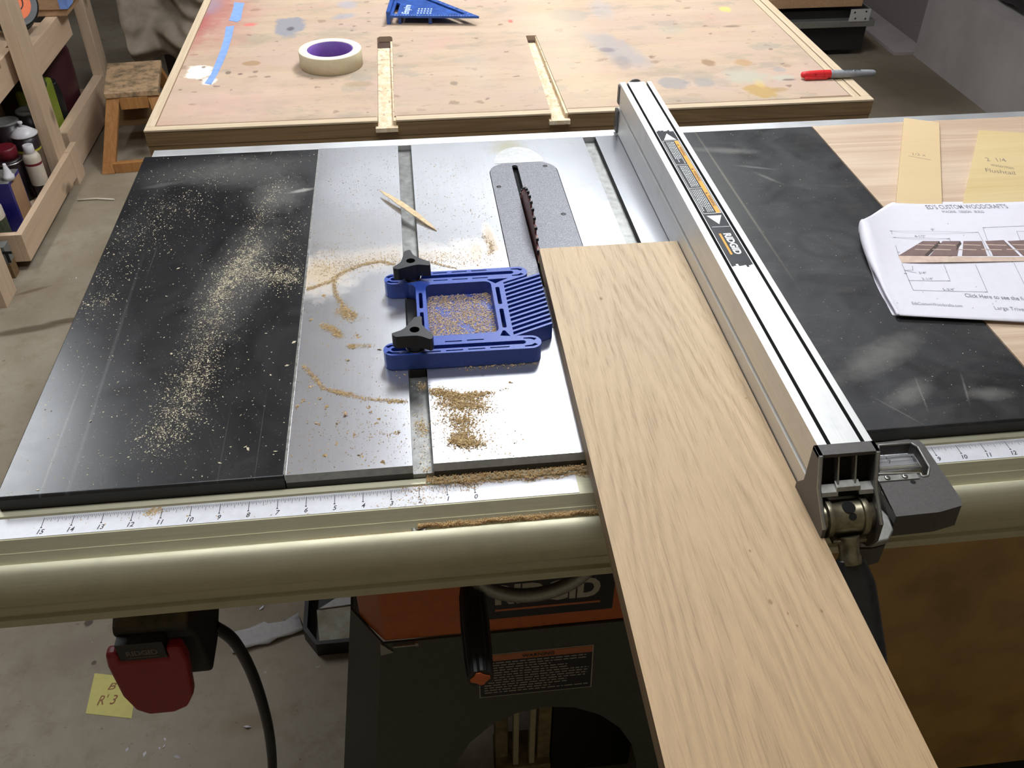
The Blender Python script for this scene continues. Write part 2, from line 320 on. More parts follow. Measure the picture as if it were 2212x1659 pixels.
c = t.mix(t.mr(n_, 0.4, 0.6), (0.76, 0.65, 0.48), (0.62, 0.46, 0.28)); c = t.mix(t.mr(t.noise((3, 2, 3), 3), 0.6, 0.68, 0, .7), c, (0.20, 0.11, 0.05))
M['routed'] = t.out(c, 0.7)
M['hole_dark'] = plain('dark_slot_end', (0.055, 0.025, 0.012), 0.8)  # dark patch at the far end of each routed slot
M['ply_ext'] = wood('extension_plywood', (0.64, 0.50, 0.37), (0.49, 0.34, 0.235), 'x', 0.55, 0.55, 0.45)
M['ply_front'] = plain('brown_plywood', (0.40, 0.24, 0.085), 0.35, var=0.22, nsc=0.35)
M['ply_front_edge'] = plain('plywood_edge', (0.22, 0.15, 0.05), 0.5)
M['scrap'] = wood('pine_scrap', (0.66, 0.51, 0.27), (0.57, 0.41, 0.18), 'x', 0.6, 0.5, 0.25, 0.8)
M['scrap_y'] = wood('pine_scrap_upright', (0.66, 0.49, 0.28), (0.58, 0.42, 0.22), 'x', 0.6, 0.35, 0.15, 0.5)
M['offcut'] = plain('offcut_wood', (0.66, 0.49, 0.29), 0.7, var=0.2, nsc=4)
M['pine'] = wood('shelf_pine', (0.66, 0.49, 0.34), (0.56, 0.39, 0.25), 'y', 0.6, 0.6, 0.5, 0.7, True)
M['pine_v'] = wood('shelf_pine_post', (0.66, 0.50, 0.35), (0.56, 0.40, 0.26), 'z', 0.6, 0.6, 0.5, 0.7, True)
M['stool'] = wood('stool_wood', (0.42, 0.20, 0.065), (0.32, 0.14, 0.04), 'z', 0.5, 0.8, 0.6)
t = NT('stool_top'); n_ = t.noise((0.6,)*3, 6, 0.7)
M['stool_top'] = t.out(t.mix(t.mr(n_, 0.45, 0.62), (0.46, 0.30, 0.17), (0.17, 0.12, 0.07)), 0.6)
# dust
def dustmat(name, a, b):
    t = NT(name); n_ = t.noise((7, 7, 7), 2, 0.6)
    return t.out(t.mix(t.mr(n_, 0.3, 0.7), a, b), 0.85)
M['dust_pale'] = dustmat('pale_sawdust', (0.44, 0.38, 0.25), (0.74, 0.66, 0.48))
M['dust_gold'] = dustmat('tan_sawdust', (0.42, 0.28, 0.12), (0.72, 0.54, 0.30))
M['dust_table'] = dustmat('golden_sawdust', (0.34, 0.21, 0.08), (0.60, 0.43, 0.21))
M['dust_brown'] = dustmat('brown_sawdust', (0.42, 0.24, 0.09), (0.60, 0.40, 0.18))
# concrete floor
t = NT('concrete_floor')
n1 = t.noise((0.06,)*3, 7, 0.62); n2 = t.noise((0.5,)*3, 6, 0.7); n3 = t.noise((2.2,)*3, 4, 0.6)
c = t.mix(t.mr(n1, 0.35, 0.65), (0.24, 0.19, 0.135), (0.37, 0.32, 0.245))
c = t.mix(t.mr(n2, 0.5, 0.7, 0, 0.5), c, (0.20, 0.15, 0.09))
c = t.mix(t.mr(n3, 0.66, 0.72, 0, 0.6), c, (0.10, 0.075, 0.05))
c = t.mix(t.mr(t.noise((1.1,)*3, 3), 0.72, 0.76, 0, 0.6), c, (0.50, 0.47, 0.42))
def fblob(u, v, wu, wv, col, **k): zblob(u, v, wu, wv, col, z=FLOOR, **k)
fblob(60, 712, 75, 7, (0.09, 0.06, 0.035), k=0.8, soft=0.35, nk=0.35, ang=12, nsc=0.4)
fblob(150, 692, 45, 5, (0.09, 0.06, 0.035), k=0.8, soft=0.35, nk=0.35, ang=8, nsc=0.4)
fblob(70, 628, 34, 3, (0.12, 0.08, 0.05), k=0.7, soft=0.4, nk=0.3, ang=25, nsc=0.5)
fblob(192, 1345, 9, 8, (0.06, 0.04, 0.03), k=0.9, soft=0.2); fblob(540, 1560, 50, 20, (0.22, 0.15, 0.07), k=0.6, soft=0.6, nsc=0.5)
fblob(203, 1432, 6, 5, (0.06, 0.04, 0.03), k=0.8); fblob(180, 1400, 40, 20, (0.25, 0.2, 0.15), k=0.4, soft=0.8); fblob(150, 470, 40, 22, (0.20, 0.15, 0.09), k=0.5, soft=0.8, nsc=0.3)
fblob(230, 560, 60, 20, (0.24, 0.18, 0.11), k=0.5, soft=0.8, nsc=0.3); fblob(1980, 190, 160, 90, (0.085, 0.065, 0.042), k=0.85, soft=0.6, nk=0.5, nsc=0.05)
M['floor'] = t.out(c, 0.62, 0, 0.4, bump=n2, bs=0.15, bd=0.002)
t = NT('grey_wall'); n1 = t.noise((0.10,)*3, 6, 0.6); n2 = t.noise((0.7,)*3, 5)
c = t.mix(t.mr(n1, 0.35, 0.65), (0.27, 0.24, 0.23), (0.34, 0.305, 0.295)); c = t.mix(t.mr(n2, 0.70, 0.75, 0, 0.5), c, (0.2, 0.18, 0.17))
M['stem'] = t.out(c, 0.8)
M['wall_dark'] = plain('shadow_dark_wall', (0.05, 0.045, 0.04), 0.9)  # shadow on the left wall put into this near-black colour
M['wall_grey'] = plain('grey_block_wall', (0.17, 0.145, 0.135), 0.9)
M['ceil'] = plain('ceiling_board', (0.75, 0.75, 0.76), 0.9)
t = NT('drop_cloth'); n1 = t.noise((0.3,)*3, 6, 0.6)
M['cloth'] = t.out(t.mix(t.mr(n1, 0.35, 0.65), (0.18, 0.14, 0.10), (0.26, 0.21, 0.155)), 0.9, bump=n1, bs=0.3, bd=0.01)

# ---------------------------------------------------------------- mesh helpers
class G:
    """collects geometry (inches) for one mesh"""
    def __init__(s): s.v = []; s.f = []; s.m = []; s.smooth = []
    def add(s, vs, fs, mi=0, sm=False):
        o = len(s.v); s.v += [tuple(a) for a in vs]
        for f in fs: s.f.append(tuple(i + o for i in f)); s.m.append(mi); s.smooth.append(sm)
        return s
    def box(s, x0, x1, y0, y1, z0, z1, mi=0, rz=0, top=None):
        vs = [(x, y, z) for z in (z0, z1) for y in (y0, y1) for x in (x0, x1)]
        if rz:
            cx, cy = (x0+x1)/2, (y0+y1)/2; a = math.radians(rz); ca, sa = math.cos(a), math.sin(a)
            vs = [(cx+(x-cx)*ca-(y-cy)*sa, cy+(x-cx)*sa+(y-cy)*ca, z) for x, y, z in vs]
        fs = [(0,2,3,1),(0,1,5,4),(1,3,7,5),(3,2,6,7),(2,0,4,6)]
        s.add(vs, fs, mi); s.f.append(tuple(i + len(s.v) - 8 for i in (4,5,7,6))); s.m.append(mi if top is None else top); s.smooth.append(False)
        return s
    def prism(s, prof, axis, a0, a1, mi=0, sm=False, mats=None, cap=True):
        """closed profile extruded along an axis; profile coords are the other two axes in order"""
        n = len(prof)
        def P(p, a): return {'x': (a, p[0], p[1]), 'y': (p[0], a, p[1]), 'z': (p[0], p[1], a)}[axis]
        vs = [P(p, a0) for p in prof] + [P(p, a1) for p in prof]
        o = len(s.v); s.v += vs
        for i in range(n):
            j = (i+1) % n
            s.f.append((o+i, o+j, o+n+j, o+n+i)); s.m.append(mats[i] if mats else mi); s.smooth.append(sm)
        if cap:
            s.f.append(tuple(o+i for i in range(n))[::-1]); s.m.append(mi); s.smooth.append(False)
            s.f.append(tuple(o+n+i for i in range(n))); s.m.append(mi); s.smooth.append(False)
        return s
    def lathe(s, prof, base, axis=(0,0,1), seg=32, mi=0, mats=None, sm=True, cap=True):
        """profile [(r, h)] turned about an axis through base"""
        ax = Vector(axis).normalized(); a = ax.orthogonal().normalized(); b = ax.cross(a); B = Vector(base)
        o = len(s.v); n = len(prof)
        for r, h in prof:
            for k in range(seg):
                th = 2*math.pi*k/seg; s.v.append(tuple(B + ax*h + (a*math.cos(th) + b*math.sin(th))*r))
        for i in range(n-1):
            for k in range(seg):
                k2 = (k+1) % seg
                s.f.append((o+i*seg+k, o+i*seg+k2, o+(i+1)*seg+k2, o+(i+1)*seg+k)); s.m.append(mats[i] if mats else mi); s.smooth.append(sm)
        if cap:
            s.f.append(tuple(o+k for k in range(seg))[::-1]); s.m.append(mats[0] if mats else mi); s.smooth.append(False)
            s.f.append(tuple(o+(n-1)*seg+k for k in range(seg))); s.m.append(mats[-1] if mats else mi); s.smooth.append(False)
        return s
    def tube(s, pts, r, seg=12, mi=0):
        P = [Vector(p) for p in pts]; rs = r if isinstance(r, (list, tuple)) else [r]*len(P)
        o = len(s.v); prev = None
        for i, p in enumerate(P):
            d = (P[min(i+1, len(P)-1)] - P[max(i-1, 0)]).normalized()
            a = d.orthogonal().normalized() if prev is None else (prev - d*prev.dot(d)).normalized()
            prev = a; b = d.cross(a)
            for k in range(seg):
                th = 2*math.pi*k/seg; s.v.append(tuple(p + (a*math.cos(th) + b*math.sin(th))*rs[i]))
        for i in range(len(P)-1):
            for k in range(seg):
                k2 = (k+1) % seg
                s.f.append((o+i*seg+k, o+i*seg+k2, o+(i+1)*seg+k2, o+(i+1)*seg+k)); s.m.append(mi); s.smooth.append(True)
        s.f.append(tuple(o+k for k in range(seg))[::-1]); s.m.append(mi); s.smooth.append(False)
        s.f.append(tuple(o+(len(P)-1)*seg+k for k in range(seg))); s.m.append(mi); s.smooth.append(False)
        return s
    def quad(s, a, b, c_, d, mi=0): return s.add([a, b, c_, d], [(0,1,2,3)], mi)
    def bez(s, pts, n=None): pass

def arc(cx, cy, r, a0, a1, n=8, ry=None):
    ry = r if ry is None else ry
    return [(cx + r*math.cos(math.radians(a0 + (a1-a0)*i/n)), cy + ry*math.sin(math.radians(a0 + (a1-a0)*i/n))) for i in range(n+1)]
def rrect(x0, x1, y0, y1, r, n=5):
    return arc(x1-r, y0+r, r, -90, 0, n) + arc(x1-r, y1-r, r, 0, 90, n) + arc(x0+r, y1-r, r, 90, 180, n) + arc(x0+r, y0+r, r, 180, 270, n)
def capsule(a, b, r, n=7):
    """stadium outline from a to b"""
    an = math.degrees(math.atan2(b[1]-a[1], b[0]-a[0]))
    return arc(b[0], b[1], r, an-90, an+90, n) + arc(a[0], a[1], r, an+90, an+270, n)
def spline(pts, n=8):
    P = [Vector(p) for p in pts]; out = []
    for i in range(len(P)-1):
        p0, p1, p2, p3 = P[max(i-1,0)], P[i], P[i+1], P[min(i+2, len(P)-1)]
        for k in range(n):
            t_ = k/n; out.append(0.5*((2*p1)+(-p0+p2)*t_+(2*p0-5*p1+4*p2-p3)*t_*t_+(-p0+3*p1-3*p2+p3)*t_**3))
    out.append(P[-1]); return out

def curve_mesh(cd):
    o = bpy.data.objects.new('tmp', cd); C.objects.link(o)
    bpy.context.view_layer.update()
    me = bpy.data.meshes.new_from_object(o.evaluated_get(bpy.context.evaluated_depsgraph_get()))
    bpy.data.objects.remove(o); bpy.data.curves.remove(cd)
    return me
def plate(g, outer, holes, z0, z1, mi=0, side=None, bevel=0.0):
    """flat plate with holes between z0 and z1"""
    cd = bpy.data.curves.new('tmp', 'CURVE'); cd.dimensions = '2D'; cd.fill_mode = 'BOTH'
    cd.extrude = (z1 - z0)/2 - bevel; cd.bevel_depth = bevel; cd.offset = -bevel
    for ring_ in [outer] + list(holes):
        sp_ = cd.splines.new('POLY'); sp_.points.add(len(ring_)-1); sp_.use_cyclic_u = True
        for i, p in enumerate(ring_): sp_.points[i].co = (p[0], p[1], 0, 1)
    me = curve_mesh(cd); zc = (z0+z1)/2
    o = len(g.v)
    g.v += [(v.co.x, v.co.y, v.co.z + zc) for v in me.vertices]
    for p in me.polygons:
        g.f.append(tuple(o+i for i in p.vertices))
        g.m.append(mi if (side is None or abs(p.normal.z) > 0.7) else side); g.smooth.append(False)
    bpy.data.meshes.remove(me)
def text(g, s, org, ux, uy, size, mi=0, bold=0.0, shear=0.0, width=None, lift=(0,0,1), h=0.004, align='LEFT', xs=1.0):
    """letters as thin solids; org = baseline start, ux/uy = writing and up directions (in inches)"""
    cd = bpy.data.curves.new('tmp', 'FONT'); cd.body = s; cd.size = 1.0; cd.offset = bold; cd.shear = shear
    cd.align_x = align; cd.resolution_u = 3
    me = curve_mesh(cd)
    if not me.vertices: return
    xsn = [v.co.x for v in me.vertices]
    k = size
    kx = (width / (max(xsn) - min(xsn))) if width else size*xs
    ux, uy, L = Vector(ux).normalized(), Vector(uy).normalized(), Vector(lift).normalized(); O = Vector(org)
    x0 = min(xsn) if align == 'LEFT' else 0
    o = len(g.v)
    g.v += [tuple(O + ux*(v.co.x - x0)*kx + uy*v.co.y*k + L*h) for v in me.vertices]
    for p in me.polygons: g.f.append(tuple(o+i for i in p.vertices)); g.m.append(mi); g.smooth.append(False)
    bpy.data.meshes.remove(me)

BASE = {}
def build(name, g, mats, parent=None, base=None, bevel=0.0, seg=2, sub=0, angle=35):
    if parent is not None:
        r = parent
        while r.parent: r = r.parent
        base = BASE[r.name]
    me = bpy.data.meshes.new(name)
    me.from_pydata([((x-base[0])*IN, (y-base[1])*IN, (z-base[2])*IN) for x, y, z in g.v], [], g.f)
    mats = mats if isinstance(mats, (list, tuple)) else [mats]
    for m_ in mats: me.materials.append(M[m_])
    me.polygons.foreach_set('material_index', g.m); me.polygons.foreach_set('use_smooth', g.smooth)
    me.validate()
    o = bpy.data.objects.new(name, me); C.objects.link(o)
    if parent is None:
        o.location = W(*base); BASE[o.name] = base
    else:
        o.parent = parent
    bm = bmesh.new(); bm.from_mesh(me); bmesh.ops.recalc_face_normals(bm, faces=bm.faces); bm.to_mesh(me); bm.free()
    if sub:
        md = o.modifiers.new('sub', 'SUBSURF'); md.levels = sub; md.render_levels = sub
    if bevel:
        md = o.modifiers.new('bevel', 'BEVEL'); md.width = bevel*IN; md.segments = seg; md.limit_method = 'ANGLE'; md.angle_limit = math.radians(angle)
    return o
def tag(o, label, cat, group=None, kind=None):
    o['label'] = label; o['category'] = cat
    if group: o['group'] = group
    if kind: o['kind'] = kind
    return o
def thing(name, base, label, cat, group=None):
    o = bpy.data.objects.new(name, None); C.objects.link(o); o.location = W(*base); o.empty_display_size = 0.05
    BASE[o.name] = base
    return tag(o, label, cat, group)
def struct(name, g, mats, base):
    o = build(name, g, mats, base=base); o['kind'] = 'structure'; return o
def lab(o, s): o['label'] = s; return o

# ================================================================ THE SETTING
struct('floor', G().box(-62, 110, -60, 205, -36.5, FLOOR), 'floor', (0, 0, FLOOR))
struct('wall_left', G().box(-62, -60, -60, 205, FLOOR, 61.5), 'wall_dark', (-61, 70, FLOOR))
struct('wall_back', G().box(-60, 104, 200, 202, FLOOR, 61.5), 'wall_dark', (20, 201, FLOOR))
g = G().box(95, 108, -60, 130, FLOOR, -21.3, 0); g.box(102.5, 108, -60, 130, -21.3, 61.5, 1); g.box(97.6, 108, 130, 200, FLOOR, 61.5, 1)
struct('wall_right', g, ['stem', 'wall_grey'], (101, 70, FLOOR))
struct('ceiling', G().box(-62, 110, -60, 205, 61.5, 63.5), 'ceil', (20, 70, 61.5))
struct('trim_1', G().box(91.5, 97.6, 130.2, 199, FLOOR, FLOOR+0.5), 'stem', (94, 160, FLOOR))

# ================================================================ THE TABLE SAW
saw = thing('table_saw', (10, 13, FLOOR), 'contractor table saw with bare iron top, two black wings, orange and grey body', 'table saw')
DEP = 27.0
# --- cast iron table
g = G()
TR = 19.66
S0, S1, T0, T1 = 4.55, 5.31, 15.5, 16.26
bev = 0.16
def strip(x0, x1):
    g.prism([(bev*0.4, 0.0), (DEP, 0.0), (DEP, -1.1), (0.0, -1.1), (0.0, -bev*2)], 'x', x0, x1, 1, mats=[0, 1, 1, 1, 3])
strip(0.02, S0); strip(T1, TR)
ins_out = [(13.33, 8.0), (13.33, 22.4)] + arc(12.28, 22.75, 1.05, 0, 78, 6)[0:] + arc(10.66, 22.75, 1.1, 102, 180, 6) + [(9.56, 8.0)]
# middle section with the hole for the throat plate
def ccw(r): return r
plate(g, [(S1, bev*0.5), (T0, bev*0.5), (T0, DEP), (S1, DEP)],
      [[(9.54, 7.9), (13.36, 7.9), (13.36, 22.5)] + arc(12.3, 22.8, 1.06, 0, 78, 6) + arc(10.6, 22.8, 1.06, 102, 180, 6)], -1.1, 0.0, 0, side=1)
g.prism([(bev*0.5, 0.0), (bev*0.5, -1.1), (0.0, -1.1), (0.0, -bev*2)], 'x', S1, T0, 1, mats=[1, 1, 1, 3])
g.box(S0, S1, 0, DEP, -1.1, -0.38, 2); g.box(T0, T1, 0, DEP, -1.1, -0.38, 2)
cit = build('cast_iron_table', g, ['iron', 'iron_side', 'slot', 'iron_bevel'], saw)
# finger dish behind the throat plate: a shallow ground ring
g = G()
dish = arc(11.35, 23.95, 1.40, 0, 180, 24, 2.05)
plate(g, dish, [], 0.0, 0.012, 0)
M['dish'] = plain('ground_dish', (0.50, 0.50, 0.49), 0.36, 0.9, 0.1)
lab(build('finger_dish', g, ['dish'], saw), 'bright half-round finger recess')
# --- throat plate
g = G()
plate(g, [(9.58, 7.94), (13.32, 7.94), (13.32, 22.7)] + arc(12.28, 22.9, 1.04, 0, 78, 6)[1:] + arc(10.62, 22.9, 1.04, 102, 180, 6) , [capsule((11.03, 11.2), (11.03, 23.5), 0.16)], -0.12, 0.015, 0)
tp = build('throat_plate', g, ['throat'], saw)
g = G(); g.box(9.7, 13.2, 8.2, 24.6, -0.5, -0.3)
build('throat_opening', g, ['deep'], tp)
for (u, v) in ((1077.6, 404), (1177.5, 359), (1217, 463)):
    p = px(u, v); g = G(); g.lathe([(0.13, 0), (0.13, 0.012), (0.07, 0.006)], (p[0], p[1], 0.012), seg=16)
    build('screw', g, ['black'], tp)
# --- blade
g = G(); NTE = 50; cy, cz, R_ = 16.88, -3.45, 4.95
ring = []
for k in range(NTE):
    a = 2*math.pi*k/NTE; w_ = 2*math.pi/NTE
    for (fr, rr) in ((0.0, R_), (0.14, R_-0.05), (0.5, R_-0.16), (0.72, R_-0.33), (0.86, R_-0.34), (0.95, R_-0.12)):
        ring.append((cy + rr*math.cos(-(a + w_*fr)), cz + rr*math.sin(-(a + w_*fr))))
g.prism(ring, 'x', 10.98, 11.07, 0)
for k in range(NTE):
    a = -2*math.pi*k/NTE; tx = cy + (R_-0.06)*math.cos(a); tz = cz + (R_-0.06)*math.sin(a)
    g.box(10.955, 11.095, tx-0.05, tx+0.05, tz-0.07, tz+0.07, 1)
lab(build('saw_blade', g, ['blade', 'black'], saw), 'reddish brown toothed blade')
# --- wings
def wing(x0, x1, mat_, label):
    g = G(); r = 0.12
    prof = [(0.06, 0.0), (DEP-0.05, 0.0), (DEP, -0.06), (DEP, -1.0), (0.0, -1.0), (0.0, -0.10)]
    g.prism(prof, 'x', x0, x1, 1, mats=[0, 0, 1, 1, 1, 0])
    return lab(build('extension_wing', g, [mat_, 'wing_side'], saw, bevel=0.05), label)
wing(-9.87, -0.02, 'wing', 'glossy black wing under scattered sawdust')
wing(TR+0.02, 29.68, 'wing_dusty', 'dusty scratched black wing')
g = G(); g.box(-0.045, 0.045, 0.1, DEP-0.05, -0.3, 0.012)
lab(build('table_seam', g, ['steel'], saw), 'bright seam between wing and iron table')
# --- front rail
rl, rr_ = -14.0, 47.0
tube_prof = [(-2.05 - 0.75*math.sin(a), -2.40 + 1.28*math.cos(a)) for a in np.linspace(0.06, math.pi/2, 14)] + [(-2.74, -2.44), (-2.80, -2.50),
             (-2.80, -2.85), (-2.66, -2.92), (-2.66, -3.08), (-2.80, -3.14), (-2.80, -3.5), (-2.0, -3.5), (-2.0, -3.0)]
prof = [(-0.02, -0.60), (-0.30, -0.60), (-0.34, -0.68), (-1.34, -0.68), (-1.38, -0.65), (-1.42, -0.70), (-1.64, -1.02), (-1.69, -1.00), (-1.73, -1.06), (-1.96, -1.30), (-2.03, -1.30), (-2.05, -1.14)] + tube_prof + [(-0.02, -3.0)]
g = G(); g.prism(prof, 'x', rl, rr_, 0, sm=True)
rail = build('front_rail', g, ['rail'], saw)
for m_ in (): pass
md = rail.modifiers.new('hard_edges', 'EDGE_SPLIT'); md.split_angle = math.radians(24)
# ruler strip with its scale, left part
def ruler(x_at, n0, n1, xa, xb, name_label, sign):
    g = G(); g.box(xa, xb, -1.30, -0.36, -0.68, -0.655, 0)
    for i in range(0, int(round((n1-n0)*16))+1):
        n_ = n0 + i/16; x = x_at(n_)
        L_ = 0.40 if i % 16 == 0 else 0.26 if i % 8 == 0 else 0.20 if i % 4 == 0 else 0.15 if i % 2 == 0 else 0.10
        w_ = 0.012 if i % 16 == 0 else 0.007
        g.quad((x-w_, -0.44-L_, -0.6535), (x+w_, -0.44-L_, -0.6535), (x+w_, -0.44, -0.6535), (x-w_, -0.44, -0.6535), 1)
    for n_ in range(int(n0), int(n1)+1):
        x = x_at(n_)
        g.add([(x-0.045, -0.92, -0.6535), (x+0.045, -0.92, -0.6535), (x, -0.83, -0.6535)], [(0,1,2)], 1)
        text(g, str(n_), (x, -1.19, -0.6535), (1,0,0), (0,1,0), 0.30, 1, bold=0.018, shear=0.25, align='CENTER', h=0.0, xs=0.85)
    return lab(build('ruler', g, ['ruler', 'ink'], rail), name_label)
ruler(lambda n: 6.72 - n, 0, 15, -12.5, 10.45, 'white ruler scale numbered 0 to 15', -1)
ruler(lambda n: 24.15 + (n - 9)*0.985, 6, 20, 20.0, 40, 'white ruler scale numbered from 9 upward', 1)
# bolt washer lying in the rail's groove
p = px(905, 1136, -1.02)
g = G(); g.lathe([(0.20, 0), (0.27, 0.0), (0.27, 0.05), (0.12, 0.05), (0.12, 0.0)], (p[0], -1.88, -1.24), seg=24)
build('bolt_head', g, ['cast_rim'], rail)
# --- back rail
g = G(); g.prism([(DEP+0.05, -0.04), (DEP+0.06, -2.2), (DEP+0.9, -2.2), (DEP+0.9, -0.04)], 'x', -9.5, 47, 0)
build('back_rail', g, ['rail_back'], saw, bevel=0.04)
# --- body: orange cabinet
g = G()
cf = 1.5; zb = -12.35; zt = -1.2
outl = [(2.55, cf), (17.3, cf), (18.4, 2.9), (18.4, 22), (17.3, 23.5), (2.6, 23.5), (1.4, 22.2), (1.4, 2.9)]
g.prism(outl, 'z', zb, zt, 0)
cab = build('cabinet', g, ['orange'], saw, bevel=0.1)
g = G(); y_ = cf - 0.03
g.box(6.25, 13.0, y_, cf, -11.4, -5.5, 0)
ux, uy = (1,0,0), (0,0,1)
text(g, 'RIDGID', (7.6, y_, -10.3), ux, uy, 1.75, 1, bold=0.05, width=4.75, lift=(0,-1,0), h=0.01)
g.box(7.6, 12.4, y_-0.012, y_, -10.85, -10.70, 2)
lab(build('logo_panel', g, ['label_black', 'label_grey', 'label_dim'], cab), 'black panel lettered in pale grey over an orange line')
# --- stand: splayed sheet metal legs with an arched opening
def stand_panel(p_out, holes, th, name, label=None):
    pass
g = G()
zs, zf = zb, FLOOR
n_ = 14
# front face lies in a plane leaning out towards the floor
def fp(x, z): return (x, cf - 0.05 - (zs - z)*0.10, z)
outer = [(2.4, zs), (17.6, zs), (20.6, zf), (15.5, zf), (15.0, -27)] + [(10 + 5*math.cos(a), -24.2 + 6.2*math.sin(a)) for a in np.linspace(0.1, math.pi-0.1, 11)] + [(4.2, -27), (3.6, zf), (-0.3, zf)]
cd = bpy.data.curves.new('tmp', 'CURVE'); cd.dimensions = '2D'; cd.fill_mode = 'BOTH'; cd.extrude = 0.06
sp_ = cd.splines.new('POLY'); sp_.points.add(len(outer)-1); sp_.use_cyclic_u = True
for i, p in enumerate(outer): sp_.points[i].co = (p[0], p[1], 0, 1)
me = curve_mesh(cd); o_ = len(g.v)
for v in me.vertices:
    q = fp(v.co.x, v.co.y); g.v.append((q[0], q[1] - v.co.z, q[2]))
for p in me.polygons: g.f.append(tuple(o_+i for i in p.vertices)); g.m.append(0); g.smooth.append(False)
# side panels, chamfer panel and rear
def sheet(a, b, c_, d, th=0.1):
    A, B, C_, D = map(Vector, (a, b, c_, d)); n = (B-A).cross(D-A).normalized()*th
    g.add([A, B, C_, D, A+n, B+n, C_+n, D+n], [(0,1,2,3), (7,6,5,4), (0,4,5,1), (1,5,6,2), (2,6,7,3), (3,7,4,0)])
f0, f1 = fp(2.4, zs), fp(-0.3, zf)
sheet(f0, f1, (-2.0, 1.2, zf), (1.0, 3.2, zs+0.4))
sheet((1.0, 3.2, zs+0.4), (-2.0, 1.2, zf), (-0.9, 9, zf), (1.0, 22, zs))
sheet((1.0, 22, zs), (0.8, 17, -27), (0.2, 25, zf), (1.0, 24, zs))
sheet((17.6, cf, zs), (20.6, fp(20.6, zf)[1], zf), (21.5, 9, zf), (18.6, 22, zs))
sheet((1.0, 23.6, zs), (18.6, 23.6, zs), (18.6, 24.4, -17), (1.0, 24.4, -17))
stand = build('stand', g, ['stand'], saw)
g = G()   # caution label on the stand's front
def onf(x, z, d=0.0): q = fp(x, z); return (q[0], q[1] - 0.075 - d, q[2])
lx0, lx1, lz0, lz1 = 6.8, 12.2, -16.75, -13.8
def lquad(x0, x1, z0, z1, mi, d):
    g.add([onf(x0, z0, d), onf(x1, z0, d), onf(x1, z1, d), onf(x0, z1, d)], [(0,1,2,3)], mi)
lquad(lx0-0.05, lx1+0.05, lz0-0.05, lz1+0.05, 1, 0.0); lquad(lx0, lx1, lz0, lz1, 0, 0.008); lquad(lx0, lx1, lz1-0.42, lz1, 2, 0.016)
text(g, 'WARNING', onf(9.6, lz1-0.33, 0.02), (1,0,0), (0,0,1), 0.32, 0, bold=0.02, lift=(0,-1,0), align='CENTER', h=0.004)
rr = random.Random(3)
for k in range(13):
    z_ = lz1 - 0.60 - k*0.175
    x_ = lx0 + 0.2; xe = lx1 - rr.choice([0.15, 0.3, 1.2, 2.0, 0.2])
    while x_ < xe:
        w_ = rr.uniform(0.10, 0.42); lquad(x_, min(x_+w_, xe), z_, z_+0.065, 1, 0.016); x_ += w_ + 0.07
lab(build('warning_label', g, ['label_black', 'label_grey', 'label_dim'], stand), 'black caution label with orange header')
# cut corner brackets where cabinet meets stand
g = G(); g.add([(2.35, 1.35, -12.2), (2.9, 1.33, -12.9), (2.3, 1.3, -13.0), (2.35, 1.28, -12.2), (2.9, 1.26, -12.9), (2.3, 1.23, -13.0)], [(0,1,2), (5,4,3), (0,3,4,1), (1,4,5,2), (2,5,3,0)])
g.box(2.9, 4.0, 1.25, 1.4, -12.55, -12.45); g.box(3.9, 4.05, 1.2, 1.35, -12.5, -12.3)
build('corner_bracket', g, ['cast_rim'], stand)
# --- motor and belt seen through the stand's opening
g = G()
g.box(11.4, 16.5, 5.5, 12, -33.5, -20, 0); g.box(4.6, 8.6, 6.4, 7.4, -26.6, -25.8, 1); g.box(8.95, 9.3, 5.2, 5.8, -33, -18, 2); g.box(9.95, 10.3, 5.2, 5.8, -33, -18, 2)
g.box(7.9, 8.7, 5.8, 6.6, -34.4, -18, 1); g.box(10.5, 11.3, 5.5, 6.4, -34.4, -18, 1); g.box(7.9, 11.3, 5.0, 7.5, -34.4, -31.5, 1)
M['dusty_metal'] = plain('sawdusty_metal', (0.22, 0.17, 0.085), 0.7, 0.1, 0.4, 1.5); M['cream'] = plain('cream_metal', (0.42, 0.37, 0.25), 0.6)
lab(build('motor_mount', g, ['black', 'dusty_metal', 'cream'], saw, bevel=0.06), 'dusty motor bracket with two pale bars')
# --- elevation crank: wheel and hanging handle
g = G()
g.lathe([(0.55, 0), (0.7, 0.3), (0.7, 1.6), (0.4, 1.7)], (9.0, 1.4, -5.3), (0, -1, 0), 24)
pts = [(9.0 + 2.75*math.cos(a), 0.05, -5.3 + 2.75*math.sin(a)) for a in np.linspace(0, 2*math.pi, 49)]
g.tube(pts, 0.30, 10)
g.box(6.3, 9.0, -0.12, 0.2, -5.65, -4.95)
build('crank_wheel', g, ['cast_rim'], saw)
g = G()
hx, hz = 6.52, -7.55
fl = []
def ribbed(y, r):
    out = []
    for k in range(28):
        a = 2*math.pi*k/28; rr2 = r*(0.90 if (k % 4 == 0) else 1.0); out.append((hx + rr2*math.cos(a), y, hz - 0.10*(-y) + rr2*math.sin(a)))
    return out
rings = [ribbed(0.6, 0.30), ribbed(0.4, 0.46), ribbed(-0.2, 0.56), ribbed(-1.5, 0.60), ribbed(-3.0, 0.57), ribbed(-3.75, 0.53)]
o_ = len(g.v)
for r_ in rings: g.v += r_
for i in range(len(rings)-1):
    for k in range(28):
        k2 = (k+1) % 28; g.f.append((o_+i*28+k, o_+i*28+k2, o_+(i+1)*28+k2, o_+(i+1)*28+k)); g.m.append(0); g.smooth.append(False)
g.f.append(tuple(o_+k for k in range(28))[::-1]); g.m.append(0); g.smooth.append(False); g.f.append(tuple(o_+5*28+k for k in range(28))); g.m.append(0); g.smooth.append(False)
ch = build('crank_handle', g, ['black'], saw)
g = G(); star = []
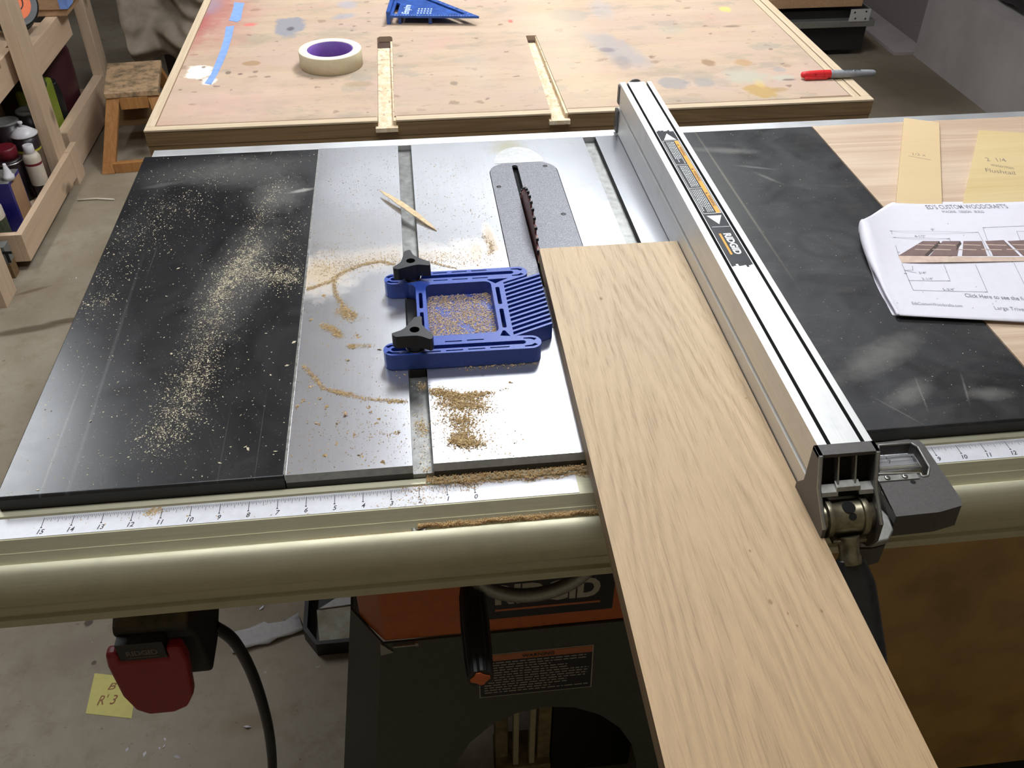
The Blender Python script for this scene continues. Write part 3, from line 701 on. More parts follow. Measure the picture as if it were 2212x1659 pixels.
for k in range(16):
    a = 2*math.pi*k/16; r_ = 0.40 if k % 4 < 2 else 0.31; star.append((hx + r_*math.cos(a), hz - 0.375 + r_*math.sin(a)))
g.prism(star, 'y', -3.80, -3.70, 0)
lab(build('end_cap', g, ['orange_cap'], ch), 'orange star-shaped end cap')
# --- switch box with big red paddle
g = G()
bx0, bx1 = -7.35, -3.9
g.prism([(-1.3, -6.9), (-1.9, -5.75), (-1.7, -5.45), (0.7, -4.2), (3.4, -3.6), (3.4, -8.6), (0.6, -9.8), (-1.0, -9.8)], 'x', -7.05, -4.25, 0)
sb = lab(build('switch_box', g, ['switch_dust' if 'switch_dust' in M else 'black'], saw, bevel=0.18, seg=3), 'black switch housing dulled with dust')
t = NT('dusty_black'); n_ = t.noise((0.7,)*3, 5, 0.65)
nz_ = t.n('ShaderNodeSeparateXYZ', {0: t.n('ShaderNodeNewGeometry').outputs['Normal']}).outputs[2]
c_ = t.mix(t.math('MULTIPLY', t.mr(nz_, 0.3, 0.9), t.mr(n_, 0.3, 0.6)), (0.014, 0.013, 0.013), (0.13, 0.10, 0.055))
M['switch_dust'] = t.out(c_, 0.6); sb.data.materials[0] = M['switch_dust']
g = G()
pad = [(-7.35, -6.25), (-6.9, -6.25), (-6.9, -6.75), (-5.15, -6.75), (-5.15, -6.15), (-4.6, -6.15), (-4.5, -7.0), (-4.75, -9.3), (-5.15, -10.1), (-5.7, -10.4), (-6.7, -10.4), (-7.15, -10.0), (-7.4, -9.0), (-7.45, -7.0)]
g.prism(pad, 'y', -2.35, -1.8, 0)
lab(build('stop_paddle', g, ['red'], sb, bevel=0.16, seg=3, angle=20), 'big red stop paddle')
g = G(); g.box(-6.88, -5.17, -2.3, -1.7, -6.72, -5.75, 0)
text(g, 'RIDGID', (-6.6, -2.302, -6.45), (1,0,0), (0,0,1), 0.40, 1, bold=0.03, width=1.15, lift=(0,-1,0), h=0.004)
g.box(-6.6, -5.45, -2.312, -2.302, -6.58, -6.54, 1)
lab(build('logo_block', g, ['black', 'emboss'], sb), 'black block with raised lettering')
# --- power cord from the switch to the floor
g = G(); cordp = spline([(-4.4, 0.9, -9.3), (-4.0, 1.6, -11.5), (-4.0, 2.6, -16), (-4.4, 3.6, -22), (-5.2, 4.4, -28), (-6.2, 4.6, -33), (-7.5, 3.2, -34.2), (-9, 0, -34.2), (-12, -8, -34.2), (-20, -14, -34.2)], 8)
g.tube(cordp, 0.27, 12)
build('power_cord', g, ['black'], saw)

# ================================================================ RIP FENCE
fence = thing('rip_fence', (18.6, 12, 0.02), 'long silver aluminium rip fence with a black and orange sticker on top', 'rip fence')
FY0, FY1 = -3.6, 27.55
fx0, fx1 = 17.66, 19.52
prof = [(fx0, 3.0), (17.98, 3.0), (17.98, 2.68), (18.12, 2.68), (18.12, 3.0), (19.12, 3.0), (19.12, 2.68), (19.26, 2.68), (19.26, 3.0), (fx1, 3.0),
        (fx1, 1.68), (fx1-0.14, 1.66), (fx1-0.14, 1.50), (fx1, 1.48), (fx1, 0.06), (fx0, 0.06), (fx0, 1.46), (fx0+0.16, 1.50), (fx0+0.16, 1.66), (fx0, 1.70)]
mats_ = [0, 1, 1, 1, 0, 1, 1, 1, 0, 0, 0, 2, 0, 0, 0, 0, 0, 2, 0, 0]
g = G(); g.prism(prof, 'y', FY0, FY1, 0, mats=mats_)
# lips set back a little at the far end like the photo's notch
ext = build('extrusion', g, ['fence', 'fence_slot', 'fence_gap'], fence)
g = G()   # sticker
Z0 = 3.004
lxa, lxb, ya, yb = 18.15, 19.08, 7.15, 20.75
def q4(x0, x1, y0, y1, mi, z): g.add([(x0, y0, z), (x1, y0, z), (x1, y1, z), (x0, y1, z)], [(0,1,2,3)], mi)
rr = random.Random(11)
g.box(lxa, lxb, ya+0.35, yb-0.2, 3.0, Z0, 0)
for k in range(9):   # torn end
    x_ = lxa + (lxb-lxa)*k/9; g.box(x_, x_+(lxb-lxa)/9, ya + rr.uniform(-0.05, 0.33), ya+0.36, 3.0, Z0, 0)
for k in range(9):
    x_ = lxa + (lxb-lxa)*k/9; g.box(x_, x_+(lxb-lxa)/9, yb-0.21, yb - rr.uniform(-0.02, 0.15), 3.0, Z0, 0)
z1, z2 = Z0+0.001, Z0+0.002
xm = (lxa+lxb)/2
g.add([(xm-0.30, 19.55, z1), (xm+0.36, 19.55, z1), (xm+0.03, 20.35, z1)], [(0,1,2)], 1)
wy0, wy1 = 11.75, 19.45
q4(lxa+0.05, lxb-0.04, wy0, wy1, 1, z1); q4(lxa+0.07, lxb-0.06, wy0+0.03, wy1-0.03, 0, z2)
q4(lxb-0.27, lxb-0.07, wy0+0.03, wy1-0.03, 2, z2+0.001)
cuts = [wy1, 16.7, 14.2, wy0]
for i in range(3):
    a, b = cuts[i], cuts[i+1]
    q4(lxa+0.07, lxb-0.28, b-0.02, b+0.02, 1, z2+0.001)
    text(g, 'WARNING', (lxb-0.225, a-0.75, z2+0.002), (0,-1,0), (1,0,0), 0.20, 0, bold=0.02, width=1.05, h=0.0005)
    g.add([(lxb-0.23, a-0.62, z2+0.002), (lxb-0.23, a-0.46, z2+0.002), (lxb-0.10, a-0.54, z2+0.002)], [(0,1,2)], 0)
    for r_ in range(5 if i < 2 else 6):
        x_ = lxb - 0.36 - r_*0.085; y_ = a - 0.14; ye = b + 0.14 + rr.choice([0, 0, .1, .5])
        while y_ > ye:
            w_ = rr.uniform(0.06, 0.22); q4(x_-0.022, x_+0.018, max(ye, y_-w_), y_, 1, z2+0.001); y_ -= w_ + 0.045
g.add([(xm-0.33, 11.55, z1), (xm+0.03, 10.75, z1), (xm+0.36, 11.55, z1)], [(0,1,2)], 1)
q4(lxa+0.1, lxb-0.02, 10.52, 10.55, 1, z1)
text(g, 'RIDGID', (xm-0.03, 9.95, z1), (0,-1,0), (1,0,0), 0.44, 1, bold=0.045, width=1.75, h=0.0005)
q4(xm-0.24, xm-0.14, 8.2, 9.95, 2, z1)
lab(build('warning_sticker', g, ['label_black', 'label_white', 'label_orange'], ext), 'black sticker with white arrows, orange strip and lettering')
# dark rear plug and foot
g = G(); g.box(fx0-0.06, fx0+0.5, FY1-0.25, FY1+0.18, 1.75, 2.85); g.box(fx0-0.14, fx0+0.5, FY1-0.5, FY1+0.16, 0.1, 1.45); g.lathe([(0.42, 0), (0.42, 0.15)], (18.6, FY1+0.02, 2.72), (0,1,0), 20)
lab(build('rear_cap', g, ['cast'], fence, bevel=0.05), 'dark cast cap at the far end')
# front casting: two cheeks, ribs, curved shelf
def cheek(x0, x1, mi):
    pr = [(FY0, 3.06), (-4.08, 3.06), (-4.5, 2.0), (-5.0, 1.55), (-5.5, 1.12), (-5.55, 0.4), (-5.3, -0.15), (-4.8, -0.45), (-4.2, -0.45), (-3.6, -0.1), (-3.2, 0.5), (-3.2, 1.0), (FY0, 1.5)]
    g.prism(pr, 'x', x0, x1, mi)
g = G(); cheek(17.5, 17.64, 0); cheek(19.40, 19.54, 0)
g.box(17.5, 19.54, -4.08, FY0, 2.92, 3.06, 0)
g.prism([(FY0-0.1, 2.92), (-3.72, 2.92), (-4.35, 1.35), (-4.25, 1.25)], 'x', 17.64, 19.40, 1)
for x_ in (18.22, 18.80): g.prism([(-3.7, 2.95), (-4.02, 2.95), (-4.55, 1.85), (-4.35, 1.7)], 'x', x_-0.03, x_+0.03, 2)
pr = [(-4.30, 1.95), (-4.62, 1.88), (-4.70, 1.76), (-4.35, 1.7)]
g.prism(pr, 'x', 17.64, 18.2, 2); g.prism(pr, 'x', 18.9, 19.40, 2)
g.prism([(-4.30, 2.08), (-4.56, 2.02), (-4.62, 1.88), (-4.35, 1.85)], 'x', 18.15, 18.95, 2)
# pale machined rim along each cheek's front
for x_ in (17.57, 19.47): g.tube([(x_, -4.08, 3.04), (x_, -4.5, 2.0), (x_, -5.0, 1.55), (x_, -5.5, 1.12)], 0.075, 8, 2)
head = lab(build('end_casting', g, ['cast', 'deep', 'cast_rim'], fence, bevel=0.03), 'grey cast clamp head with two ribs')
g = G()
g.lathe([(0.48, 0), (0.48, 0.12), (0.66, 0.13), (0.66, 0.30), (0.56, 0.31), (0.56, 1.30), (0.66, 1.31), (0.66, 1.50), (0.48, 1.51), (0.48, 1.74)], (17.65, -4.85, 0.95), (1, 0, 0), 36)
nrm = Vector((0, -0.72, 0.69))
def onb(x, a): return (x, -4.85 - 0.565*math.cos(math.radians(a)), 0.95 + 0.565*math.sin(math.radians(a)))
p_ = onb(18.5, 78); g.lathe([(0.22, 0), (0.22, 0.012)], p_, (0, -math.cos(math.radians(78)), math.sin(math.radians(78))), 20, 1)
p_ = onb(18.56, 45); g.lathe([(0.13, 0), (0.13, 0.014)], p_, (0, -math.cos(math.radians(45)), math.sin(math.radians(45))), 20, 1)
g.box(17.98, 19.12, -5.55, -5.0, 0.42, 0.54)
g.lathe([(0.40, 0), (0.34, 0.3), (0.32, 0.6), (0.37, 0.75), (0.37, 0.95)], (18.55, -5.3, 0.55), (0.08, -0.55, -0.83), 28)
build('clamp_barrel', g, ['bronze', 'deep'], fence, bevel=0.02)
g = G()   # lever: black, broad, sweeping forward and down
path = spline([(18.62, -5.75, -0.12), (18.66, -6.05, -0.6), (18.72, -6.4, -1.0), (18.78, -7.1, -1.75), (18.80, -8.0, -2.6), (18.72, -8.9, -3.6), (18.6, -9.6, -4.7)], 6)
o_ = len(g.v); ns = 20; ws = [0.44 + 0.32*math.sin(min(1, i/10)*math.pi/2) for i in range(len(path))]
for i, p in enumerate(path):
    d_ = (path[min(i+1, len(path)-1)] - path[max(i-1, 0)]).normalized(); up_ = d_.cross(Vector((1, 0, 0))).normalized()
    for k in range(ns):
        a = 2*math.pi*k/ns; sx = 1 if math.cos(a) > 0 else -1
        q_ = p + Vector((1, 0, 0))*(ws[i]*abs(math.cos(a))**0.7*sx) + up_*(0.30*math.sin(a)*(1 - 0.3*abs(math.cos(a))))
        g.v.append(tuple(q_))
for i in range(len(path)-1):
    for k in range(ns):
        k2 = (k+1) % ns; g.f.append((o_+i*ns+k, o_+i*ns+k2, o_+(i+1)*ns+k2, o_+(i+1)*ns+k)); g.m.append(0); g.smooth.append(True)
g.f.append(tuple(o_+k for k in range(ns))); g.m.append(0); g.smooth.append(False); g.f.append(tuple(o_+(len(path)-1)*ns+k for k in range(ns))); g.m.append(0); g.smooth.append(False)
M['lever'] = plain('glossy_black', (0.018, 0.017, 0.017), 0.3, var=0.2)
lab(build('clamp_lever', g, ['lever'], fence), 'black clamp lever reaching forward and down')
# bracket with set screw beside the lever
g = G(); g.prism([(19.4, -4.95), (19.85, -5.0), (20.4, -4.9), (20.75, -4.5), (20.85, -3.9), (20.6, -3.0), (19.4, -3.0)], 'z', -0.62, -0.36, 0)
g.prism([(19.35, -4.95), (19.85, -5.0), (20.35, -4.9), (20.65, -4.5), (20.7, -2.9), (19.35, -2.9)], 'z', -1.6, -0.7, 1)
g.lathe([(0.10, 0), (0.10, 0.34)], (20.0, -4.2, -0.38), (0,0,1), 16, 1)
build('side_bracket', g, ['cast_rim', 'cast'], fence, bevel=0.05)
# cursor housing: cast plate with a window over the ruler
g = G(); zt_ = 0.02
def U(u, v, z=0.02): q = px(u, v, z); return (q[0], q[1])
outer = [U(1895, 957), U(1960, 949), U(1985, 951), U(1997, 962), U(2076, 1078), U(2078, 1092), U(2030, 1106), U(1936, 1116), U(1902, 1060)]
hole = [U(1898, 962), U(1968, 957), U(1982, 965), U(2008, 1010), U(2004, 1028), U(1992, 1030), U(1988, 1022), U(1896, 1024)]
plate(g, outer, [hole], -0.12, zt_, 0)
# skirt walls under the outline
for i in range(len(outer)):
    a, b = outer[i], outer[(i+1) % len(outer)]
    mi = 0
    da = -0.95 if a[1] < -2.9 else -0.5; db = -0.95 if b[1] < -2.9 else -0.5
    sc_ = 1.0
    A, B = Vector((a[0], a[1], -0.10)), Vector((b[0], b[1], -0.10)); A2, B2 = Vector((a[0]+0.03, a[1]-0.04, da)), Vector((b[0]+0.03, b[1]-0.04, db))
    cx_ = Vector((21.9, -2.4, 0)); ia = (cx_ - A); ia.z = 0; ia = ia.normalized()*0.1; ib = (cx_ - B); ib.z = 0; ib = ib.normalized()*0.1
    g.add([A, B, B2, A2, A+ia, B+ib, B2+ib, A2+ia], [(0,1,2,3), (7,6,5,4), (3,2,6,7), (0,3,7,4), (1,5,6,2)], mi)
# raised rim around the window
for i in range(len(hole)):
    a, b = hole[i], hole[(i+1) % len(hole)]
    g.tube([(a[0], a[1], zt_), (b[0], b[1], zt_)], 0.045, 8, 1)
    g.add([(a[0], a[1], zt_), (b[0], b[1], zt_), (b[0], b[1], -0.5), (a[0], a[1], -0.5)], [(0,1,2,3)], 0)
cur = lab(build('cursor_housing', g, ['cast', 'cast_rim'], fence, bevel=0.03), 'grey cast pointer housing reaching over the ruler')
M['cursor_clear'] = plain('clear_plastic', (0.55, 0.55, 0.56), 0.2, 0.2, 0.1)
t = NT('clear_plastic_window'); t.out((0.95, 0.95, 0.95), 0.05, 0); t.set(t.b.inputs['Transmission Weight'], 0.95); M['cursor_clear'] = t.m
g = G(); q0, q1 = px(1900, 1018, -0.35), px(1985, 985, -0.35)
g.box(q0[0]-0.4, q1[0]-0.15, q0[1]+0.05, q1[1]+0.15, -0.45, -0.35)
build('cursor_window', g, ['cursor_clear'], cur)
g = G(); q0, q1 = px(1900, 1042, 0.05), px(1985, 1020, 0.05); g.box(q0[0], q1[0]-0.1, q0[1]+0.03, q0[1]+0.30, 0.021, 0.06)
build('clamp_strip', g, ['cast_rim'], cur, bevel=0.02)
for (u, v) in ((1917, 1031), (1955, 1028)):
    q = px(u, v, 0.09); g = G(); g.lathe([(0.09, 0), (0.11, 0.02), (0.07, 0.05), (0.03, 0.045)], (q[0], q[1], 0.06), seg=16); g.box(q[0]-0.06, q[0]+0.06, q[1]-0.012, q[1]+0.012, 0.10, 0.112, 1)
    build('screw', g, ['steel', 'deep'], cur)
q = px(1972, 1040, 0.03); g = G(); g.lathe([(0.10, 0), (0.10, 0.006)], (q[0], q[1]-0.02, 0.018), seg=16)
build('adjuster_hole', g, ['deep'], cur)

# ================================================================ EXTENSION TABLE (plywood, right of the saw)
et = thing('plywood_extension_table', (38, 13, FLOOR), 'pale plywood table and brown cabinet filling the rails beside the dusty wing', 'extension table')
g = G(); g.box(29.74, 46.5, 0.1, DEP, -0.75, 0.0)
build('tabletop', g, ['ply_ext'], et)
g = G(); g.box(23.0, 47, 1.9, 2.6, FLOOR+3.0, -3.6, 0); g.box(23.0, 23.15, 1.75, 2.6, FLOOR+3.0, -3.6, 1)
build('front_panel', g, ['ply_front', 'ply_front_edge'], et)
g = G(); g.box(23.2, 46.8, 2.6, 25, FLOOR, FLOOR+2.8); 
build('base', g, ['wing_side'], et)

# ================================================================ OAK BOARD
g = G()
xl0, xl1 = 10.98, 10.62   # slightly skewed towards the fence
yb0, yb1 = -21.0, 13.25
def bx(y): return 10.98 + (y - 13.25)*0.012
vs = []
for z_ in (0.02, 0.77):
    vs += [(bx(yb0)-0.02, yb0, z_), (17.62, yb0, z_), (17.62, yb1, z_), (bx(yb1), yb1, z_)]
g.add(vs, [(3,2,1,0), (0,1,5,4), (1,2,6,5), (2,3,7,6), (3,0,4,7)], 1); g.add(vs[4:], [(0,1,2,3)], 0)
ob = build('oak_board', g, ['oak', 'oak_edge'], base=(14.3, 0, 0.012), bevel=0.02)
tag(ob, 'wide oak board lying against the silver fence and reaching past the saw\'s front rail', 'board')

# ================================================================ FEATHERBOARD
fb = thing('featherboard', (7, 8.8, 0.01), 'blue plastic featherboard with two black knobs pressing its fingers on the oak board', 'featherboard')
ZA, ZBt = 0.02, 0.768
g = G()
# upper arm, lower arm, frame: one outline
top_a, top_b = (4.13, 11.34), (9.72, 11.34)     # arm centre lines
bot_a, bot_b = (4.05, 6.10), (9.62, 6.00)
ra = 0.44
outer = []
outer += arc(bot_b[0], bot_b[1], ra, -90, 78, 10)
outer += [(9.10, 6.48)]
nf = 12; ang = math.radians(23.5); ca, sa = math.cos(ang), math.sin(ang)
# fingers: comb outline on the right side
fy0, fy1 = 6.50, 10.35
pitch = (fy1 - fy0)/nf; th = 0.115
tipx = 10.70
def fin(yb_, off): # point along finger base at x=8.98
    return (8.98, yb_)
for k in range(nf+1):
    yb_ = fy0 + k*pitch
    L_ = (tipx - 8.98)/ca
    b0 = (8.98, yb_ - th/2/ca); b1 = (8.98, yb_ + th/2/ca)
    outer += [b0, (tipx, b0[1] + (tipx-8.98)*math.tan(ang)), (tipx-0.02, b1[1] + (tipx-8.98)*math.tan(ang) - 0.01), b1]
outer += [(8.98, 10.55), (9.86, 10.93)]
outer += arc(top_b[0], top_b[1], ra, -70, 90, 9)
outer += arc(top_a[0], top_a[1], ra, 90, 270, 10)
outer += [(4.75, 10.88), (4.98, 10.75), (5.06, 10.5), (5.06, 6.95), (4.98, 6.68), (4.75, 6.55)]
outer += arc(bot_a[0], bot_a[1], ra, 90, 270, 10)
holes = []
holes.append(rrect(5.50, 8.42, 6.82, 10.72, 0.30))                       # big window
holes.append(capsule((4.10, 11.34), (9.40, 11.34), 0.125))                # arm slots
holes.append(capsule((4.05, 6.08), (9.30, 6.01), 0.125))
for (a, b) in ((5.9, 6.5), (6.75, 7.4), (7.65, 8.3)):
    holes.append(capsule((a, 11.64), (b, 11.64), 0.035, 3)); holes.append(capsule((a, 11.02), (b, 11.02), 0.035, 3))
for (a, b) in ((5.3, 5.9), (6.15, 6.8), (7.05, 7.7), (7.95, 8.7)):
    holes.append(capsule((a, 5.77), (b, 5.76), 0.035, 3))
for (a, b) in ((6.15, 6.8), (7.05, 7.7)): holes.append(capsule((a, 6.38), (b, 6.37), 0.035, 3))
for cx_, cy_, s_ in ((3.86, 11.34, 1), (9.88, 11.34, -1), (3.80, 6.10, 1), (9.80, 6.0, -1)):
    for q_ in (1, -1):
        holes.append([(cx_ + s_*0.02, cy_ + q_*0.10), (cx_ + s_*0.16, cy_ + q_*0.20), (cx_ + s_*0.45, cy_ + q_*0.24), (cx_ + s_*0.45, cy_ + q_*0.31), (cx_ + s_*0.12, cy_ + q_*0.31), (cx_ - s_*0.10, cy_ + q_*0.22)][::q_])
holes.append(rrect(5.18, 5.34, 8.9, 10.1, 0.07, 3)); holes.append(rrect(5.18, 5.34, 7.4, 8.6, 0.07, 3))
holes.append(rrect(8.58, 8.76, 8.85, 10.2, 0.07, 3)); holes.append(rrect(8.58, 8.76, 7.1, 8.5, 0.07, 3))
holes.append([(8.25, 10.86), (9.25, 10.88), (8.85, 10.66), (8.62, 10.50)])
holes.append([(8.42, 6.55), (8.85, 6.48), (8.72, 6.75), (8.66, 6.90), (8.56, 6.90)])
plate(g, outer, holes, ZA, ZBt, 0)
body = build('body', g, ['blue'], fb)
g = G(); g.box(5.3, 8.6, 6.6, 10.9, ZA, 0.13)
build('window_floor', g, ['blue_floor'], fb)
def knob(cx_, cy_, rot):
    g = G(); zk = 1.06
    g.lathe([(0.34, 0), (0.40, 0.02), (0.40, 0.30), (0.36, 0.40)], (cx_, cy_, 0.78), seg=28)
    pr = []
    for k in range(3):
        a = math.radians(rot + 120*k)
        pr += [(cx_ + 0.92*math.cos(a-0.10), cy_ + 0.92*math.sin(a-0.10)), (cx_ + 0.95*math.cos(a), cy_ + 0.95*math.sin(a)), (cx_ + 0.86*math.cos(a+0.24), cy_ + 0.86*math.sin(a+0.24))]
        for q_, r_ in ((0.62, 0.52), (1.05, 0.42), (1.5, 0.43), (1.8, 0.55)):
            pr.append((cx_ + r_*math.cos(a+q_), cy_ + r_*math.sin(a+q_)))
    plate(g, pr, [arc(cx_, cy_, 0.20, 0, 360, 20)[:-1]], zk, zk+0.58, 0)
    k_ = build('knob', g, ['black'], fb, bevel=0.035)
    g = G(); g.lathe([(0.19, 0), (0.19, 0.02)], (cx_, cy_, zk+0.2), seg=20); 
    build('knob_recess', g, ['deep'], k_)
    g = G(); g.lathe([(0.42, 0), (0.42, 0.02)], (cx_, cy_, 0.762), seg=24)
    build('washer', g, ['steel'], k_)
knob(4.93, 11.40, 95); knob(4.93, 6.15, 75)
g = G(); g.box(4.62, 5.25, 5.6, 12.1, -0.36, -0.01)
lab(build('mitre_bar', g, ['black'], fb), 'black bar in the mitre slot')

# ================================================================ SAWDUST
def flakes(pts, z, smin, smax, seed, flat=0.35, pile=None):
    """tiny four-sided slivers of wood; pts = list of (x, y) or (x, y, z)"""
    r = np.random.default_rng(seed); P = np.array(pts, float); n = len(P)
    if P.shape[1] == 2: P = np.c_[P, np.full(n, z)]
    s = smin + (smax - smin)*r.random(n)**3
    a = r.random(n)*2*np.pi; asp = 0.25 + 0.5*r.random(n)
    d = np.c_[np.cos(a), np.sin(a)]; e = np.c_[-np.sin(a), np.cos(a)]
    h = s*flat*(0.3 + r.random(n))
    v = np.zeros((n, 4, 3))
    v[:, 0, :2] = P[:, :2] + d*s[:, None]; v[:, 1, :2] = P[:, :2] - d*s[:, None]
    v[:, 2, :2] = P[:, :2] + e*(s*asp)[:, None]; v[:, 3, :2] = P[:, :2] - e*(s*asp*0.6)[:, None] + d*(s*0.3)[:, None]
    v[:, 0, 2] = P[:, 2] + h*r.random(n); v[:, 1, 2] = P[:, 2]; v[:, 2, 2] = P[:, 2] + h; v[:, 3, 2] = P[:, 2]
    g = G(); g.v = [tuple(x) for x in v.reshape(-1, 3)]
    F = np.array([(0,2,3), (1,3,2), (0,1,2), (0,3,1)]); allf = (np.arange(n)[:, None, None]*4 + F[None]).reshape(-1, 3)
    g.f = [tuple(map(int, f)) for f in allf]; g.m = [0]*len(g.f); g.smooth = [False]*len(g.f)
    return g
NR = np.random.default_rng(5)
def cloud_px(poly, n, sig, z=0.0, weights=None):
    """points scattered about a path measured in the photo (sig in inches)"""
    Q = np.array([px(u, v, z)[:2] for u, v in poly]); seg = np.linalg.norm(np.diff(Q, axis=0), axis=1)
    w = seg*(np.array(weights) if weights is not None else 1.0); i = NR.choice(len(seg), n, p=w/w.sum()); t_ = NR.random(n)
    P = Q[i] + (Q[i+1]-Q[i])*t_[:, None]
    s = np.array(sig) if np.ndim(sig) else np.array([sig, sig])
    return P + NR.normal(size=(n, 2))*s
def inside(P, x0, x1, y0, y1): return P[(P[:, 0] > x0) & (P[:, 0] < x1) & (P[:, 1] > y0) & (P[:, 1] < y1)]
# on the black wing
L = [cloud_px([(600, 395), (555, 490), (510, 580), (470, 660)], 2600, 0.28), cloud_px([(560, 530), (500, 590), (470, 650)], 5000, 0.28),
     cloud_px([(650, 600), (560, 592), (520, 590)], 4200, (0.4, 0.5)), cloud_px([(640, 470), (610, 560)], 500, 0.4),
     cloud_px([(470, 650), (440, 760), (420, 830)], 3400, (0.42, 0.6)), cloud_px([(430, 800), (395, 870), (360, 940), (330, 965)], 4200, (0.42, 0.45)),
     cloud_px([(450, 400), (350, 470), (250, 540), (190, 650)], 2000, (0.8, 1.4)), cloud_px([(180, 665), (240, 640)], 350, (0.25, 0.2)), cloud_px([(300, 500), (400, 440)], 900, (1.2, 1.2))]
A = np.r_[NR.random((3000, 2))*[9.7, 26.7] + [-9.8, 0.15]]
P = np.concatenate(L); cl_ = np.sin(P[:, 0]*5.1 + P[:, 1]*2.3) * np.cos(P[:, 1]*3.7 - P[:, 0]*2.9) + 0.7*np.sin(P[:, 0]*11 + 2)*np.sin(P[:, 1]*8.3); P = P[cl_ + 1.7*NR.random(len(P)) > 0.35]; P[::3] += NR.normal(size=P[::3].shape)*0.55
P = inside(np.concatenate([P, A]), -9.8, -0.12, 0.1, 26.8)
o = build('sawdust', flakes(P, 0.001, 0.010, 0.050, 1), ['dust_pale'], base=(-5, 13, 0.001))
tag(o, 'pale sawdust scattered in streaks across the glossy black wing', 'sawdust', kind='stuff')
ch = [px(u, v)[:2] for u, v in ((360, 640), (365, 545), (385, 580), (490, 575), (550, 575), (370, 765), (255, 825), (430, 850), (300, 945), (335, 985), (82, 1058), (240, 988), (400, 998), (475, 1000), (460, 930), (530, 965), (535, 970), (595, 975), (520, 897), (585, 810), (575, 720), (450, 780), (635, 740), (620, 790), (195, 910), (570, 555))]
o = build('wood_chips', flakes(ch, 0.002, 0.07, 0.14, 2, 0.4), ['dust_pale'], base=(-5, 12, 0.001))
tag(o, 'larger pale wood chips dotted over the glossy black wing', 'wood chips', kind='stuff')
# on the iron table
def grains(name, P, lo, hi, seed, mat_, label, base, z=0.001, cat='sawdust', h=None):
    if h is not None: P = np.c_[P, z + h*NR.random(len(P))**1.5]
    o = build(name, flakes(P, z, lo, hi, seed), [mat_], base=base); return tag(o, label, cat, kind='stuff')
L = [cloud_px([(690, 590), (760, 570), (850, 560), (930, 560), (1060, 570)], 2600, (0.5, 0.35)), cloud_px([(655, 628), (718, 607), (742, 587), (790, 570), (825, 565), (855, 572)], 2200, (0.09, 0.07)), cloud_px([(722, 606), (722, 625), (728, 640), (745, 668)], 900, 0.07), cloud_px([(900, 566), (930, 567), (985, 580)], 500, (0.06, 0.05)), cloud_px([(1040, 510), (1062, 530), (1058, 555)], 500, (0.10, 0.2)),
     cloud_px([(690, 570), (715, 540)], 900, (0.8, 0.9)), cloud_px([(735, 668), (765, 688)], 1500, (0.18, 0.18)), cloud_px([(765, 680), (795, 690)], 160, 0.06),
     cloud_px([(695, 703), (720, 712), (735, 728)], 1200, (0.10, 0.10)), cloud_px([(755, 750), (775, 747), (800, 748)], 1000, (0.10, 0.08)), cloud_px([(770, 722), (776, 730)], 80, 0.06),
     cloud_px([(655, 790), (665, 800), (700, 840), (735, 850), (790, 862), (870, 868)], 1400, (0.06, 0.06)), cloud_px([(720, 845), (765, 852)], 300, (0.08, 0.07)), cloud_px([(845, 866), (880, 868)], 200, 0.06)]
L += [cloud_px([(740, 950), (830, 900), (870, 980)], 350, (0.9, 0.8)), cloud_px([(650, 620), (620, 1020)], 500, (0.04, 0.2))]
A = NR.random((3000, 2))*[4.4, 26.5] + [0.1, 0.2]; B_ = NR.random((1500, 2))*[4.0, 12] + [5.4, 13]
P = np.concatenate(L + [A, B_])
ok = ~((P[:, 0] > 1.2) & (P[:, 0] < 5.0) & (P[:, 1] > 6.6) & (P[:, 1] < 11.6) & (NR.random(len(P)) > 0.25) & (P[:, 1] > 0) & (P[:, 0] > 2.4))
P = P[ok]; P = P[((P[:, 0] > 0.11) & (P[:, 0] < S0-0.06)) | ((P[:, 0] > S1) & (P[:, 0] < 9.5))]; P = P[(P[:, 1] > 0.1) & (P[:, 1] < 26.9)]
P = P[~((P[:, 0] > 3.6) & (P[:, 0] < 10.1) & (P[:, 1] > 5.6) & (P[:, 1] < 11.85))]
grains('sawdust', P, 0.014, 0.05, 3, 'dust_table', 'tan sawdust swept into curved lines on the bare iron table', (3, 12, 0.001), h=0.04)
L = [cloud_px([(935, 845), (1000, 858), (1050, 850)], 3600, (0.25, 0.12)), cloud_px([(960, 870), (1030, 875), (1050, 885)], 3600, (0.35, 0.22)), cloud_px([(980, 900), (1010, 910), (1000, 930)], 1800, (0.3, 0.2)), cloud_px([(1000, 935), (990, 955), (1035, 960)], 2600, (0.22, 0.14)),
     cloud_px([(975, 950), (1000, 955)], 500, (0.12, 0.10)), cloud_px([(1080, 842), (1100, 840)], 60, 0.03), cloud_px([(950, 900), (1080, 970)], 1600, (0.6, 0.6)), cloud_px([(1000, 795), (1160, 785)], 500, (0.15, 0.08)), cloud_px([(1060, 850), (1078, 842)], 60, 0.05)]
P = inside(np.concatenate(L), S1+0.02, 10.5, 0.15, 5.52)
grains('sawdust', P, 0.014, 0.065, 4, 'dust_table', 'heap of tan sawdust on the bright iron in front of the blue featherboard', (7, 3, 0.001), h=0.09)
L = [cloud_px([(905, 900), (915, 915)], 500, (0.2, 0.2)), cloud_px([(925, 1000), (920, 1020)], 300, (0.1, 0.15)), cloud_px([(910, 815), (915, 825)], 300, (0.14, 0.14)), cloud_px([(905, 860), (920, 1025)], 500, (0.25, 0.3))]
P = inside(np.concatenate(L), S0+0.05, S1-0.05, 0.05, 5.4)
grains('sawdust', P, 0.012, 0.05, 5, 'dust_gold', 'clumps of sawdust lying down in the mitre slot', (4.9, 3, -0.38), z=-0.378, h=0.06)
cl = []
